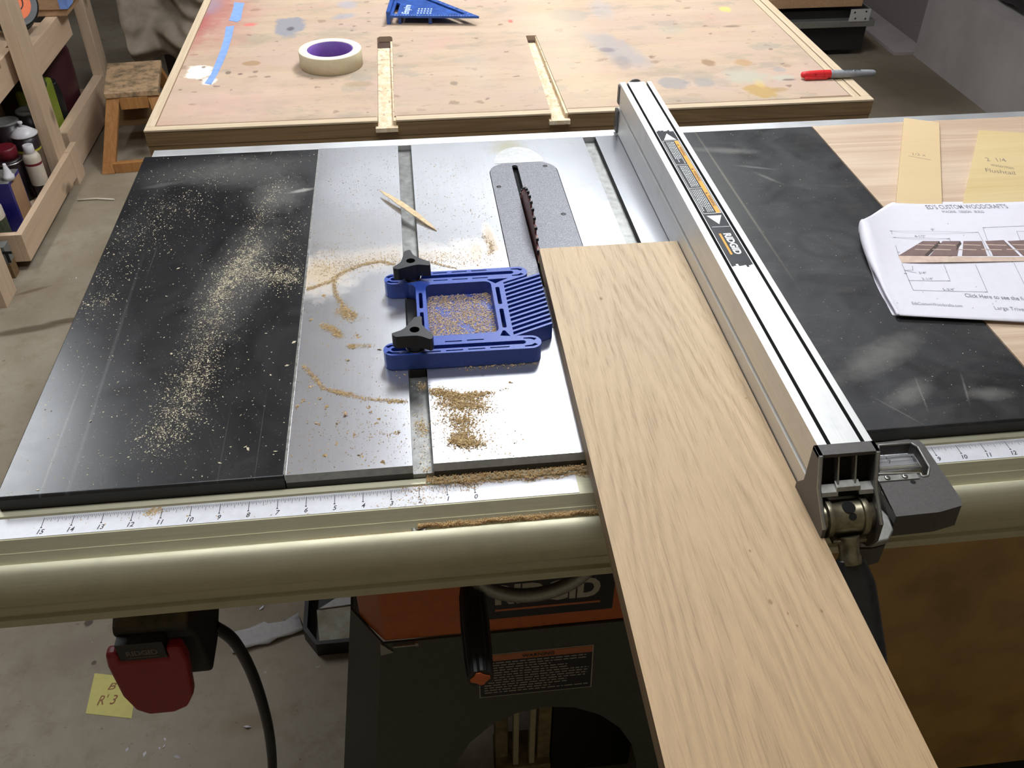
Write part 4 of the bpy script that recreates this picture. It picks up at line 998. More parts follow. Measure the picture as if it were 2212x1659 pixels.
for (u, v) in ((842, 940), (700, 985), (780, 985), (828, 1000), (820, 905), (800, 890), (745, 895), (728, 915), (860, 935), (812, 915), (690, 915), (765, 940), (655, 865), (670, 835), (770, 725), (778, 728), (1103, 828), (690, 860), (705, 880), (725, 960), (640, 880), (840, 870), (793, 880), (700, 640), (672, 690), (820, 755), (750, 780)):
    x_, y_, _ = px(u, v); cl += [(x_ + NR.normal()*0.05, y_ + NR.normal()*0.05) for _k in range(7)]
cl = [p_ for p_ in cl if 0.15 < p_[0] < S0-0.1 or S1+0.1 < p_[0] < 10]
o = build('wood_chips', flakes(cl, 0.002, 0.03, 0.10, 31, 0.6), ['dust_table'], base=(3, 6, 0.001)); tag(o, 'coarse golden wood crumbs dotted over the bare iron table', 'wood chips', kind='stuff')
# inside the featherboard's window
P = NR.random((15000, 2))*[2.86, 3.84] + [5.53, 6.85]
def f2(x, y): return np.sin(x*3.1+1)*np.cos(y*2.3) + 0.6*np.sin(x*5.7+y*4.1)
P = P[(f2(P[:, 0], P[:, 1]) + 1.5*NR.random(len(P))) > -0.25]
grains('sawdust', P, 0.014, 0.055, 6, 'dust_gold', 'tan sawdust filling the window of the blue featherboard', (7, 8.8, 0.131), z=0.131, h=0.05)
# on the front rail
def band(n, xa, xb, ya, yb_, z, h, pw=1.0):
    x = xa + (xb-xa)*NR.random(n)**pw; y = yb_ + (ya-yb_)*NR.random(n)*(0.72 + 0.28*np.sin(x*4.1)*np.cos(x*1.7+1)); return np.c_[x, y, z + h*NR.random(n)]
Q1 = np.concatenate([band(9000, 15.5, 5.0, -0.52, -0.05, -0.60, 0.12, 1.2), band(2500, 15.5, 6.0, -0.60, -0.30, -0.66, 0.08, 1.1), band(400, 4, 7, -0.9, -0.3, -0.655, 0.03)])
g = flakes(Q1, 0, 0.012, 0.05, 7)
tag(build('sawdust', g, ['dust_brown'], base=(8, -0.3, -0.65)), 'brown sawdust banked along the ruler under the table edge', 'sawdust', kind='stuff')
Q2 = np.concatenate([band(12000, 15.5, 4.6, -2.03, -1.80, -1.22, 0.20, 1.1), band(700, 4.4, 0.5, -2.02, -1.92, -1.28, 0.04, 1.0)])
g = flakes(Q2, 0, 0.012, 0.05, 8)
tag(build('sawdust', g, ['dust_brown'], base=(8, -1.9, -1.0)), 'brown sawdust packed in the groove of the front rail', 'sawdust', kind='stuff')
Q3 = np.r_[np.c_[cloud_px([(320, 1108), (345, 1100)], 350, (0.12, 0.12), -0.655), np.full(350, -0.654)], np.c_[cloud_px([(860, 1090), (940, 1070)], 250, (0.5, 0.2), -0.655), np.full(250, -0.654)], np.c_[cloud_px([(100, 1130), (900, 1090)], 120, (1.0, 0.3), -0.655), np.full(120, -0.654)]]
Q3 = Q3[(Q3[:, 1] < -0.36) & (Q3[:, 1] > -1.3)]
tag(build('sawdust', flakes(Q3, 0, 0.012, 0.06, 9), ['dust_gold'], base=(0, -0.8, -0.65)), 'specks and a small smear of sawdust on the white ruler', 'sawdust', kind='stuff')
P = inside(np.r_[NR.random((500, 2))*[7, 26.5] + [22.5, 0.2], NR.random((120, 2))*[2, 14] + [20, 12]], 20, 29.5, 0.2, 26.8)
grains('sawdust', P, 0.012, 0.04, 12, 'dust_pale', 'sparse specks of sawdust on the dusty black wing', (25, 13, 0.001))

# offcut sliver
g = G()
a, b = px(820, 410, 0.25), px(943, 497, 0.05); n = 9
A, B = Vector(a), Vector(b); dirv = (B-A); side = Vector((-dirv.y, dirv.x, 0)).normalized()
vs = []
for i in range(n):
    t_ = i/(n-1); w_ = 0.02 + 0.15*math.sin(math.pi*min(1, t_*1.02))**0.8 + (0.015 if i % 2 else -0.01); c0 = A + dirv*t_ + Vector((0, 0, 0.10*math.sin(math.pi*t_)))
    vs += [c0 + side*w_, c0 - side*w_, c0 - side*w_ - Vector((0,0,0.04)), c0 + side*w_ - Vector((0,0,0.04))]
fs = []
for i in range(n-1):
    for k in range(4): k2 = (k+1) % 4; fs.append((i*4+k, i*4+k2, i*4+4+k2, i*4+4+k))
fs += [(0,1,2,3), tuple(4*(n-1)+k for k in (3,2,1,0))]
g.add(vs, fs)
# rest its tips on the iron
zmin = min(v[2] for v in g.v); g.v = [(x, y, z - zmin + 0.005) for x, y, z in g.v]
tag(build('wood_offcut', g, ['offcut'], base=(4.9, 19.2, 0.01)), 'thin pale sliver of wood lying across the mitre slot', 'offcut')

# ================================================================ OUTFEED BENCH
bench = thing('outfeed_bench', (12.3, 54, FLOOR), 'big plywood bench with paint stains and two routed slots behind the saw', 'workbench')
BX0, BX1, BY0, BY1 = -10.62, 35.3, 30.62, 78.5
e = 0.62
g = G()
outer = [(BX0+e, BY0+e), (3.40, BY0+e), (3.38, 45.6), (3.55, 45.9), (4.35, 45.9), (4.5, 45.6), (4.42, BY0+e), (14.18, BY0+e), (14.40, 45.0), (15.16, 45.0), (15.25, BY0+e), (BX1-e-0.7, BY0+e), (BX1-e-0.7, BY1-e), (BX0+e, BY1-e)]
plate(g, outer, [], -0.5, 0.0, 0)
build('plywood_top', g, ['bench'], bench)
g = G(); g.box(BX0+e, BX1-e, BY0+e, BY1-e, -1.0, -0.5)
build('lower_sheet', g, ['routed'], bench)
for (x0, x1) in ((3.38, 4.5), (14.18, 15.25)):
    g = G(); g.box(x0, x1, BY0, 45.3, -0.49, -0.42, 0); g.box(x0, x1, 44.6, 46.0, -0.49, -0.40, 1); g.box(x1-0.16, x1, BY0+0.1, 45.0, -0.49, -0.08, 0)
    g.box(x0-0.15, x1+0.1, BY0-0.35, BY0+0.02, -0.62, -0.36, 0)
    lab(build('routed_slot', g, ['routed', 'hole_dark'], bench), 'rough routed slot of bare plywood')
g = G()
for (a_, b_) in ((BX0, 3.38), (4.5, 14.18), (15.25, BX1)): g.box(a_, b_, BY0, BY0+e, -0.14, 0.0)
build('front_edging', g, ['bench_edge'], bench, bevel=0.03)
g = G(); g.box(BX0, BX0+e*0.95, BY0+e, BY1, -0.75, 0.0); build('side_edging', g, ['bench_edge_y'], bench, bevel=0.03)
g = G(); g.box(BX1-e, BX1, BY0+e, BY1, -0.75, 0.0); g.box(BX1-e-0.6, BX1-e-0.08, BY0+e, BY1-e, -0.75, -0.02); build('side_edging', g, ['bench_edge_y'], bench, bevel=0.03)
g = G(); g.box(BX0, BX1, BY1-e, BY1, -0.75, 0.0); build('back_edging', g, ['bench_edge'], bench)
g = G()
for (a_, b_) in ((BX0+e, 3.3), (4.6, 14.1), (15.3, BX1-e-0.6)): g.box(a_, b_, BY0+e-0.03, BY0+e+0.05, -0.3, 0.004)
g.box(BX0+e-0.05, BX0+e+0.02, BY0+e, BY1-e, -0.3, 0.004); g.box(30.6, 34.0, BY0+e+0.1, BY0+e+0.22, -0.3, 0.006)
lab(build('glue_line', g, ['bench_line'], bench), 'dark seam inside the edging')
g = G(); 
for (a_, b_) in ((BX0+0.02, 3.38), (4.5, 14.18), (15.25, BX1-0.02)): g.box(a_, b_, BY0+0.03, BY0+0.6, -1.0, -0.15)  # dark strip under thin edging, shade of the front face put into colour
g.box(BX0+0.06, BX1-0.06, BY0+0.06, BY0+0.9, -5.0, -0.52); g.box(BX0+0.3, BX0+1.1, BY0+1, BY1-1, -5.0, -1.0); g.box(BX1-1.1, BX1-0.3, BY0+1, BY1-1, -5.0, -1.0); g.box(BX0+0.3, BX1-0.3, BY1-1, BY1-0.2, -5.0, -1.0)
lab(build('apron', g, ['apron'], bench), 'apron boards in brown darkened for shade')
for (x_, y_) in ((BX0+1.2, BY0+1.2), (BX1-4.7, BY0+1.2), (BX0+1.2, BY1-4.7), (BX1-4.7, BY1-4.7)):
    g = G(); g.box(x_, x_+3.5, y_, y_+3.5, FLOOR, -1.0); build('leg', g, ['pine_v'], bench)

# masking tape roll
mt = thing('masking_tape_roll', (0.25, 40.45, 0.0), 'cream roll of masking tape with a purple core lying on the bench', 'tape roll')
g = G(); g.lathe([(1.56, 0.0), (2.12, 0.0), (2.15, 0.03), (2.15, 1.08), (2.12, 1.11), (1.60, 1.11), (1.56, 1.09), (1.56, 0.0)], (0.25, 40.45, 0.005), seg=64, mats=[1, 0, 0, 0, 1, 1, 1], cap=False)
build('tape', g, ['tape', 'tape_side'], mt)
g = G(); g.lathe([(1.48, 0.0), (1.56, 0.0), (1.56, 1.07), (1.48, 1.07), (1.48, 0.0)], (0.25, 40.45, 0.006), seg=64, cap=False)
lab(build('core', g, ['core'], mt), 'purple cardboard core')
# painter's tape strips on the bench
def tapestrip(pts, label):
    g = G(); vs = []
    for i, (u0, v0, u1, v1) in enumerate(pts):
        a, b = px(u0, v0), px(u1, v1); vs += [(a[0], a[1], 0.004), (b[0], b[1], 0.004), (b[0], b[1], 0.016 + 0.01*(i % 2)), (a[0], a[1], 0.016)]
    fs = []
    for i in range(len(pts)-1):
        for k in range(4): k2 = (k+1) % 4; fs.append((i*4+k, i*4+k2, i*4+4+k2, i*4+4+k))
    fs += [(0,1,2,3), tuple(4*(len(pts)-1)+k for k in (3,2,1,0))]
    g.add(vs, fs); c0 = px((pts[0][0]+pts[-1][0])/2, (pts[0][1]+pts[-1][1])/2)
    return tag(build('painters_tape_strip', g, ['bluetape'], base=(c0[0], c0[1], 0.004)), label, 'tape strip', 'blue tape strips stuck on the bench')
tapestrip([(506, 5, 528, 7), (504, 18, 525, 18), (497, 40, 520, 43), (494, 44, 512, 48)], 'short torn piece of blue painter\'s tape beside the red paint smear on the bench')
tapestrip([(488, 58, 506, 56), (485, 80, 501, 80), (476, 110, 492, 110), (466, 135, 482, 135), (456, 160, 470, 160), (442, 180, 456, 183)], 'long faded strip of blue painter\'s tape ending in white paint on the bench')

# speed square
sq = thing('speed_square', (7.5, 49.5, 0.0), 'blue triangular speed square with a thick fence along one edge on the bench', 'speed square')
def Ub(u, v, z): q = px(u, v, z); return (q[0], q[1])
A0 = Ub(843, 30, 0.62); B0 = Ub(1034, 36, 0.50)
A0 = (4.42, 48.55); B0 = (11.15, 47.7); Ct = (5.3, 56.3)
g = G()
def lerp2(a, b, t_): return (a[0]+(b[0]-a[0])*t_, a[1]+(b[1]-a[1])*t_)
def tri_pt(a, b, c_): return (A0[0]*a + B0[0]*b + Ct[0]*c_, A0[1]*a + B0[1]*b + Ct[1]*c_)
outer = [A0, B0, Ct]
holes = [[tri_pt(.90, .03, .07), tri_pt(.87, .075, .055), tri_pt(.55, .075, .375), tri_pt(.55, .03, .42)],
         [tri_pt(.14, .80, .06), tri_pt(.08, .84, .08), tri_pt(.08, .2, .72), tri_pt(.14, .2, .66)]]
plate(g, outer, holes, 0.50, 0.66, 0)
sb_ = build('blade', g, ['sq_blue'], sq)
g = G()
ed = Vector((Ct[0]-A0[0], Ct[1]-A0[1], 0)).normalized(); nr = Vector((ed.y, -ed.x, 0))
def bar(a, b, w_, z0, z1, mi=0):
    A, B = Vector((*a, 0)), Vector((*b, 0)); d = (B-A).normalized(); n_ = Vector((-d.y, d.x, 0))*w_
    vs = [A, B, B+n_, A+n_]; g.add([(v.x, v.y, z0) for v in vs] + [(v.x, v.y, z1) for v in vs], [(3,2,1,0), (4,5,6,7), (0,1,5,4), (1,2,6,5), (2,3,7,6), (3,0,4,7)], mi)
bar(A0, Ct, 0.28, 0.0, 0.95)
g.box(A0[0]+0.62, A0[0]+0.82, A0[1]+0.05, A0[1]+0.3, 0.0, 0.5); g.box(A0[0]+2.9, A0[0]+3.15, A0[1]-0.2, A0[1]+0.1, 0.0, 0.5)
lab(build('fence', g, ['sq_blue'], sq), 'raised fence along the edge')
g = G()
dirx = Vector((B0[0]-A0[0], B0[1]-A0[1], 0)).normalized(); diry = Vector((-dirx.y, dirx.x, 0))
def sqp(a, b): v = Vector((A0[0], A0[1], 0.662)) + dirx*a + diry*b; return (v.x, v.y, v.z)
text(g, 'Empire', sqp(1.35, 0.42), (diry.x, diry.y, 0), (-dirx.x, -dirx.y, 0), 0.75, 0, bold=0.03, shear=0.2, width=2.2, h=0.001)
for k in range(28):
    a = 0.35 + k*0.21; l_ = 0.26 if k % 4 == 0 else 0.16; p0, p1 = sqp(a, 0.03), sqp(a+0.035, 0.03+l_)
    q_ = [sqp(a, 0.03), sqp(a+0.03, 0.03), sqp(a+0.03, 0.03+l_), sqp(a, 0.03+l_)]
    if a < 6.2: g.add(q_, [(0,1,2,3)])
for r_ in range(3):
    a = 2.0
    while a < 3.1: w_ = 0.13; g.add([sqp(a, 0.55+r_*0.5), sqp(a+w_, 0.55+r_*0.5), sqp(a+w_, 0.8+r_*0.5), sqp(a, 0.8+r_*0.5)], [(0,1,2,3)]); a += 0.24
for k in range(16):
    t_ = 0.05 + k*0.055; v = Vector((*lerp2(B0, Ct, t_), 0.662)); w_ = Vector((-0.25, -0.18, 0)); u_ = Vector((0.02, -0.03, 0)); g.add([v + w_*0.3, v + w_*0.3 + u_, v + w_ + u_, v + w_], [(0,1,2,3)])
lab(build('printed_scale', g, ['sq_print'], sb_), 'pale printed scale and lettering')

# marker pen
mk = thing('marker_pen', (34.2, 34.4, 0.0), 'grey felt marker with a red cap overhanging the bench corner', 'marker')
ax = (1, -0.035, 0)
g = G(); g.lathe([(0.26, 0.0), (0.27, 0.1), (0.27, 1.4), (0.255, 2.2), (0.22, 3.0), (0.14, 3.17), (0.08, 3.2)], (33.72, 34.42, 0.28), ax, 24); 
barrel = build('barrel', g, ['marker_grey'], mk)
g = G(); text(g, 'Sharpie', (34.6, 34.28, 0.56), (1,-0.035,0), (0,1,0), 0.30, 0, bold=0.02, width=1.2, h=0.0)
build('lettering', g, ['ink'], barrel)
g = G(); g.lathe([(0.10, 0.0), (0.20, 0.08), (0.25, 0.6), (0.28, 1.2), (0.285, 2.0), (0.27, 2.02)], (31.75, 34.49, 0.29), ax, 24); g.box(31.95, 33.5, 34.12, 34.28, 0.05, 0.24)
lab(build('cap', g, ['marker_red'], mk, bevel=0.02), 'red cap with clip')

# ================================================================ SCRAPS, PAPER
s1 = thing('pine_offcut_board', (34.2, 21.5, 0.0), 'narrow yellow pine offcut with pencil marks standing out past the back rail', 'offcut')
q = [px(1953, 255, 0.2), px(2029, 265, 0.2), px(2035, 434, 0.2)]
A, B, Cc = Vector(q[0]), Vector(q[1]), Vector(q[2])
D = Cc + (A-B); ext_ = (Cc-B).normalized()*1.2
g = G(); pts = [A, B, Cc+ext_, Vector(px(1935, 430, 0.2))+ext_]
g.add([(p.x, p.y, 0.03) for p in pts] + [(p.x, p.y, 0.22) for p in pts], [(3,2,1,0), (4,5,6,7), (0,1,5,4), (1,2,6,5), (2,3,7,6), (3,0,4,7)])
b_ = build('board', g, ['scrap_y'], s1, bevel=0.02)
def pen_text(g, s, u0, v0, u1, v1, hpx, z, mi=0, bold=0.0, shear=0.0):
    a, b = Vector(px(u0, v0, z)), Vector(px(u1, v1, z)); up = Vector(px(u0, v0-hpx, z)) - a
    ux_ = (b-a); uyn = up.normalized()
    # write along ux with letters standing on the perpendicular
    perp = Vector((-ux_.y, ux_.x, 0)).normalized()
    text(g, s, a, ux_, perp, up.length/0.72*abs(perp.dot(uyn)), mi, bold=bold, shear=shear, width=ux_.length, h=0.0008)
g = G(); pen_text(g, '1/2 x', 1972, 335, 2000, 338, 5, 0.222); 
a, b = Vector(px(1962, 337, 0.222)), Vector(px(2011, 346, 0.222)); n_ = Vector((0.02, 0.04, 0)); g.add([a, b, b+n_, a+n_], [(0,1,2,3)])
build('pencil_marks', g, ['ink_grey'], b_)
s2 = thing('pine_offcut_board', (38, 20, 0.0), 'wide yellow pine offcut with two lines of pencil writing near the paper', 'offcut')
g = G(); pts = [Vector(px(*p, 0.15)) for p in ((2115, 281), (2300, 292), (2290, 450), (2080, 440))]
g.add([(p.x, p.y, 0.02) for p in pts] + [(p.x, p.y, 0.16) for p in pts], [(3,2,1,0), (4,5,6,7), (0,1,5,4), (1,2,6,5), (2,3,7,6), (3,0,4,7)])
b_ = build('board', g, ['scrap'], s2, bevel=0.02)
g = G(); pen_text(g, '2  1/4', 2132, 348, 2175, 350, 8, 0.162); pen_text(g, 'waterman', 2140, 358, 2190, 366, 6, 0.162); pen_text(g, 'Flushtail', 2130, 371, 2194, 378, 8, 0.162)
build('pencil_marks', g, ['ink_grey'], b_)

# paper sheets with a plan
def paper_sheet(name_, dz, nudge, label, curl):
    """a sheet whose far left corner has rolled over; rows run from the near edge to the far edge"""
    root = thing('paper_sheet', (31, 11, 0.05), label, 'paper', None)
    # near-to-far controls: (foot of the roll, bulge, crest) as photo points with heights
    rows = [((1936+nudge, 680, 0.16), (1939+nudge, 680, 0.19), (1944+nudge, 681, 0.20)), ((1915+nudge, 640, 0.10), (1914+nudge, 640, 0.22), (1922+nudge, 640, 0.26)), ((1900+nudge, 605, 0.06), (1896+nudge, 603, 0.26), (1906+nudge, 603, 0.34)),
            ((1885, 560, 0.04), (1873, 560, 0.32), (1892, 560, 0.50)), ((1872, 520, 0.10), (1859, 520, 0.48), (1880, 520, 0.72)), ((1866, 492, 0.30), (1855, 492, 0.62), (1872, 492, 0.86)), ((1866, 478, 0.70), (1857, 478, 0.80), (1866, 473, 0.92))]
    L = []
    for k in range(3):
        L.append(spline([px(*r[k][:2], r[k][2]*curl + 0.02) for r in rows], 6))
    n = len(L[0])
    BRc, TRc = Vector(px(2330, 701, 0.19)), Vector(px(2330, 431, 0.19)); kinkT = Vector(px(1925, 434, 0.42*curl + 0.1))
    g = G(); nu = 36
    for j in range(n):
        v = j/(n-1); K = L[2][j]
        R_ = BRc.lerp(TRc, v)
        row = [L[0][j], L[0][j].lerp(L[1][j], 0.6) , L[1][j], L[1][j].lerp(K, 0.5) + Vector((-0.02, 0, 0.05*curl)), K]
        Wd = R_ - K
        for i in range(1, nu+1):
            u = i/nu; p = K + Wd*u
            # the far edge: cut corner then straight
            z = 0.19 + (K.z - 0.19)*math.exp(-u*7.0)
            row.append(Vector((p.x, p.y, z)))
        if v > 0.80:   # bend the far edge up to the straight top line
            f = (v-0.80)/0.20
            for i in range(5, len(row)):
                u = (i-4)/nu; tgt = kinkT.lerp(TRc, max(0, (u-0.16)/0.84)) if u > 0.16 else K.lerp(kinkT, u/0.16)
                base_ = row[i].copy(); full = K.lerp(TRc, u)
                row[i] = Vector((base_.x + (tgt.x-full.x)*f, base_.y + (tgt.y-full.y)*f, base_.z if u > 0.16 else max(base_.z, tgt.z*f*0.7)))
        for p in row: g.v.append((p.x, p.y, max(0.02 if dz < 0 else 0.035, p.z + dz)))
    m = nu + 5
    for j in range(n-1):
        for i in range(m-1): a = j*m+i; g.f.append((a, a+1, a+m+1, a+m)); g.m.append(0); g.smooth.append(True)
    global SHEET_V, SHEET_F
    SHEET_V, SHEET_F = [Vector(v) for v in g.v], list(g.f)
    o = build('sheet', g, ['paper'], root)
    md = o.modifiers.new('thick', 'SOLIDIFY'); md.thickness = 0.006*IN
    return root, o
root1, sh1 = paper_sheet('lower', -0.10, -8, 'lower white sheet whose edge peeks out beneath the printed plan', 0.12)
root, sh = paper_sheet('upper', 0.0, 0, 'white printed woodworking plan with a curled edge lying across wing and plywood', 1.0)
zc = 0.205
g = G()
pen_text(g, "ED'S CUSTOM WOODCRAFT'S", 2004, 452, 2179, 450, 9, zc, 0, bold=0.004)
pen_text(g, 'IMAGINE   DESIGN   BUILD', 2037, 460, 2127, 460, 5, zc, 1)
pen_text(g, 'Click Here to see the full', 2086, 642, 2222, 650, 8, zc, 0, bold=0.01)
pen_text(g, 'EdsCustomWoodcrafts.com', 1971, 658, 2080, 664, 6, zc, 1)
pen_text(g, 'Large Trivet Set', 2150, 669, 2240, 674, 8, zc, 1)
pen_text(g, '9"', 2013, 499, 2021, 499, 5, zc, 0); pen_text(g, '4-1/2"', 1977, 513, 2001, 513, 5, zc, 0); pen_text(g, '3/4"', 1986, 592, 2003, 592, 5, zc, 0); pen_text(g, '3-1/4"', 1993, 605, 2018, 605, 5, zc, 0); pen_text(g, '5-3/4"', 2038, 628, 2064, 628, 5, zc, 0)
def ln(u0, v0, u1, v1, w=0.022, mi=1, dz=0.001):
    a, b = Vector(px(u0, v0, zc+dz)), Vector(px(u1, v1, zc+dz)); n_ = (b-a).cross(Vector((0,0,1))).normalized()*w/2; g.add([a-n_, b-n_, b+n_, a+n_], [(0,1,2,3)], mi)
for l_ in ((1925, 499, 2113, 502), (1930, 513, 2052, 516), (1925, 499, 1942, 555), (2050, 514, 2054, 522), (2113, 502, 2140, 553), (2123, 492, 2145, 553), (2123, 492, 2240, 487), (2196, 500, 2204, 520), (2196, 500, 2240, 500),
           (1948, 570, 1973, 628), (1971, 575, 1972, 585), (1953, 584, 1973, 584), (1953, 584, 1980, 590), (1962, 606, 2053, 607), (1973, 627, 2133, 631), (2039, 572, 2052, 605), (2107, 572, 2133, 631), (2190, 568, 2220, 630)): ln(*l_)
for (u, v) in ((1925, 499), (2110, 502), (1932, 513), (2048, 516), (1941, 545), (2126, 492), (1956, 591), (2050, 607), (2130, 631)): ln(u-3, v, u+3, v, 0.05, 0)
# drawn board on the plan
def poly(pts, mi, dz=0.0): g.add([px(u, v, zc+0.001+dz) for u, v in pts], [tuple(range(len(pts)))], mi)
poly([(1940, 553), (2290, 556), (2290, 564), (2253, 564), (1948, 568)], 2, 0.001)
for (a_, b_, c_, d_) in ((1993, 2029, 2000, 1940), (2036, 2074, 2068, 2008), (2081, 2121, 2133, 2078), (2128, 2168, 2203, 2146), (2176, 2215, 2270, 2210)):
    poly([(a_, 521), (b_, 521 if a_ < 2100 else 519), (c_, 553), (d_, 553)], 3, 0.002)
for (a_, b_) in ((529, 530), (539, 540)):
    for (x0, x1) in ((1980, 2024), (2026, 2070), (2082, 2125), (2132, 2180), (2186, 2240)): ln(x0 - (12 if a_ > 530 else 0), a_, x1 - (16 if a_ > 530 else 6), b_, 0.06, 2, 0.005); 
for (x_, y_) in ((2029, 521), (2074, 521)): poly([(x_, 521), (x_+3, 527), (x_-29 + (8 if x_ > 2050 else 0), 558), (x_-34+(8 if x_ > 2050 else 0), 553)], 4, 0.003)
for x_ in (1967, 2036, 2103, 2185): poly([(x_-4, 560), (x_+6, 560), (x_+2, 567)], 4, 0.003)
M['plan_tan'] = plain('plan_tan', (0.62, 0.47, 0.38), 0.7); M['plan_brown'] = plain('plan_brown', (0.20, 0.13, 0.12), 0.7); M['plan_dark'] = plain('plan_dark', (0.07, 0.05, 0.04), 0.7)
for (u, v) in ((2047, 484), (2081, 509), (2044, 588), (2108, 620), (1993, 632), (1938, 655), (2151, 651), (2144, 657), (2101, 666), (2024, 646)): poly([(u-1, v-1), (u+1.5, v-1), (u+1, v+1.2)], 0)
from mathutils.bvhtree import BVHTree
tree = BVHTree.FromPolygons(SHEET_V, SHEET_F)
eye = Vector(CAM_POS)
for i_, v_ in enumerate(g.v):      # lay the print on the sheet's surface
    d_ = (Vector(v_) - eye).normalized(); hit = tree.ray_cast(eye, d_)
    if hit[0] is not None: g.v[i_] = (hit[0].x, hit[0].y, hit[0].z + 0.008 + (v_[2]-zc))
lab(build('printing', g, ['ink_soft', 'ink_soft', 'plan_tan', 'plan_brown', 'plan_dark'], sh), 'dark printed title, dimensions and drawing of a slatted board')

# ================================================================ LEFT: SHELF UNIT
su = thing('shelf_unit', (-47, 95, FLOOR), 'pale pine shelving unit along the wall holding cans and bottles', 'shelving')
def part(name, boxes, mat_, parent=su, label=None, bevel=0.06):
    g = G()
    for b in boxes: g.box(*b)
    o = build(name, g, mat_ if isinstance(mat_, list) else [mat_], parent, bevel=bevel)
    return lab(o, label) if label else o
for (y0, y1, z1_) in ((65.5, 69.0, 0), (92.3, 95.9, 30), (119, 122.5, 30)):
    part('post', [(-41.5, -40.0, y0, y1, FLOOR if y0 < 90 else FLOOR, z1_)], 'pine_v')
for (y0, y1) in ((74.5, 78.0), (96.0, 99.5), (119, 122.5)): part('rear_post', [(-57.0, -55.5, y0, y1, FLOOR, 30)], 'pine_v')
part('foot', [(-40.0, -39.25, 94.7, 98.0, FLOOR, -29.8)], 'pine_v')
part('tray_front', [(-40.0, -39.25, 73.2, 94.6, -33.3, -29.8)], 'pine', label='pine lip of the bottom tray')
part('tray_end', [(-56, -40.0, 73.2, 73.95, -33.3, -29.8)], 'pine')
part('lower_rail', [(-41.5, -40.05, 98.1, 124, FLOOR+0.4, -28.6)], 'pine')
part('bottom_shelf', [(-57, -41.6, 73.95, 124, -33.2, -32.5), (-41.6, -40.0, 73.95, 92.2, -33.2, -32.5)], 'pine', bevel=0)
part('upper_rail', [(-41.5, -40.0, 95.95, 111.2, -20.0, -16.3)], 'pine')
part('upper_rail', [(-43.2, -42.4, 60, 95.5, -20.0, -16.3)], 'pine')
part('upper_shelf', [(-57, -43.25, 60, 124, -17.0, -16.4)], 'pine', bevel=0)
part('cross_brace', [(-57, -41.6, 106, 107.5, -20.0, -17.1)], 'pine')

# things on the shelves
def lth(name, base, label, cat, parts, seg=32, group=None):
    """things turned on a vertical axis: parts = [(part name, profile, materials per band, label)]"""
    root = thing(name, base, label, cat, group)
    for (pn, prof, mats, pm, lb) in parts:
        g = G(); g.lathe(prof, base, seg=seg, mats=pm); o = build(pn, g, mats, root)
        if lb: lab(o, lb)
    return root
ZS = -32.45
M['can_white'] = plain('white_enamel', (0.74, 0.72, 0.76), 0.3, var=0.03); M['can_dark'] = plain('dark_can', (0.022, 0.014, 0.018), 0.35); M['can_yellow'] = plain('yellow_band', (0.50, 0.46, 0.03), 0.4)
M['can_brown'] = plain('brown_label', (0.13, 0.085, 0.06), 0.5, var=0.3, nsc=1.0); M['can_grey'] = plain('grey_lid', (0.20, 0.20, 0.19), 0.45); M['can_orange'] = plain('orange_band', (0.42, 0.12, 0.03), 0.5)
M['can_gold'] = plain('gold_band', (0.45, 0.30, 0.04), 0.5, var=0.3); M['can_teal'] = plain('teal_band', (0.05, 0.085, 0.085), 0.5, var=0.5); M['can_red'] = plain('red_cap', (0.16, 0.010, 0.02), 0.4)
M['cream_white'] = plain('cream_plastic', (0.62, 0.55, 0.45), 0.4, var=0.05); M['tin_blue'] = plain('blue_tin', (0.020, 0.020, 0.20), 0.35); M['lime'] = plain('lime_plastic', (0.22, 0.27, 0.025), 0.45); M['burgundy'] = plain('burgundy_plastic', (0.055, 0.012, 0.016), 0.5)
M['spray_orange'] = plain('bright_orange_label', (0.80, 0.14, 0.02), 0.5, var=0.04); M['box_tan'] = plain('tan_box', (0.40, 0.24, 0.13), 0.6); M['jar_green'] = plain('jar_label', (0.06, 0.07, 0.04), 0.6, var=0.5)
h_ = 8.2
p = px(45, 272, ZS+h_); 
lth('aerosol_can', (p[0], p[1], ZS), 'tall dark can with white cone top, nozzle and yellow band on the bottom shelf', 'can',
    [('body', [(1.45, 0), (1.5, 0.1), (1.5, 4.6), (1.5, 5.2), (1.5, 5.45), (1.5, 7.2)], ['can_brown', 'can_brown', 'can_yellow', 'can_dark'], [0, 0, 1, 2, 3], None),
     ('cone_top', [(1.62, 7.1), (1.65, 7.25), (0.75, 7.95), (0.55, 8.0), (0.5, 8.1)], ['can_white'], None, 'white cone top'),
     ('nozzle', [(0.18, 8.05), (0.18, 8.5), (0.3, 8.52), (0.28, 8.75)], ['can_white'], None, None)])
p = px(66, 240, ZS+8.4); p = (p[0]-0.75, p[1]+0.9, 0)
lth('paint_can', (p[0], p[1], ZS), 'dark can with grey top and gold and orange bands behind the cone-topped one', 'can',
    [('body', [(1.55, 0), (1.55, 1.6), (1.55, 3.4), (1.55, 4.6), (1.55, 5.6), (1.55, 7.9)], ['can_dark', 'can_orange', 'can_teal', 'can_gold', 'can_dark'], [0, 1, 2, 3, 4], None),
     ('lid', [(1.45, 7.9), (1.45, 8.3), (0.9, 8.4), (0.85, 8.2), (0.2, 8.2)], ['can_grey'], None, 'grey lid')])
p = px(18, 262, ZS+8.0); p = (p[0]-0.5, p[1]+0.3, 0)
lth('paint_can', (p[0], p[1], ZS), 'dark can under a plain grey dished lid at the shelf\'s shadowed side', 'can',
    [('body', [(1.6, 0), (1.6, 7.7)], ['can_dark'], None, None), ('lid', [(1.6, 7.7), (1.55, 7.95), (1.2, 8.0), (1.1, 7.85), (0.2, 7.85)], ['can_grey'], None, 'grey lid')])
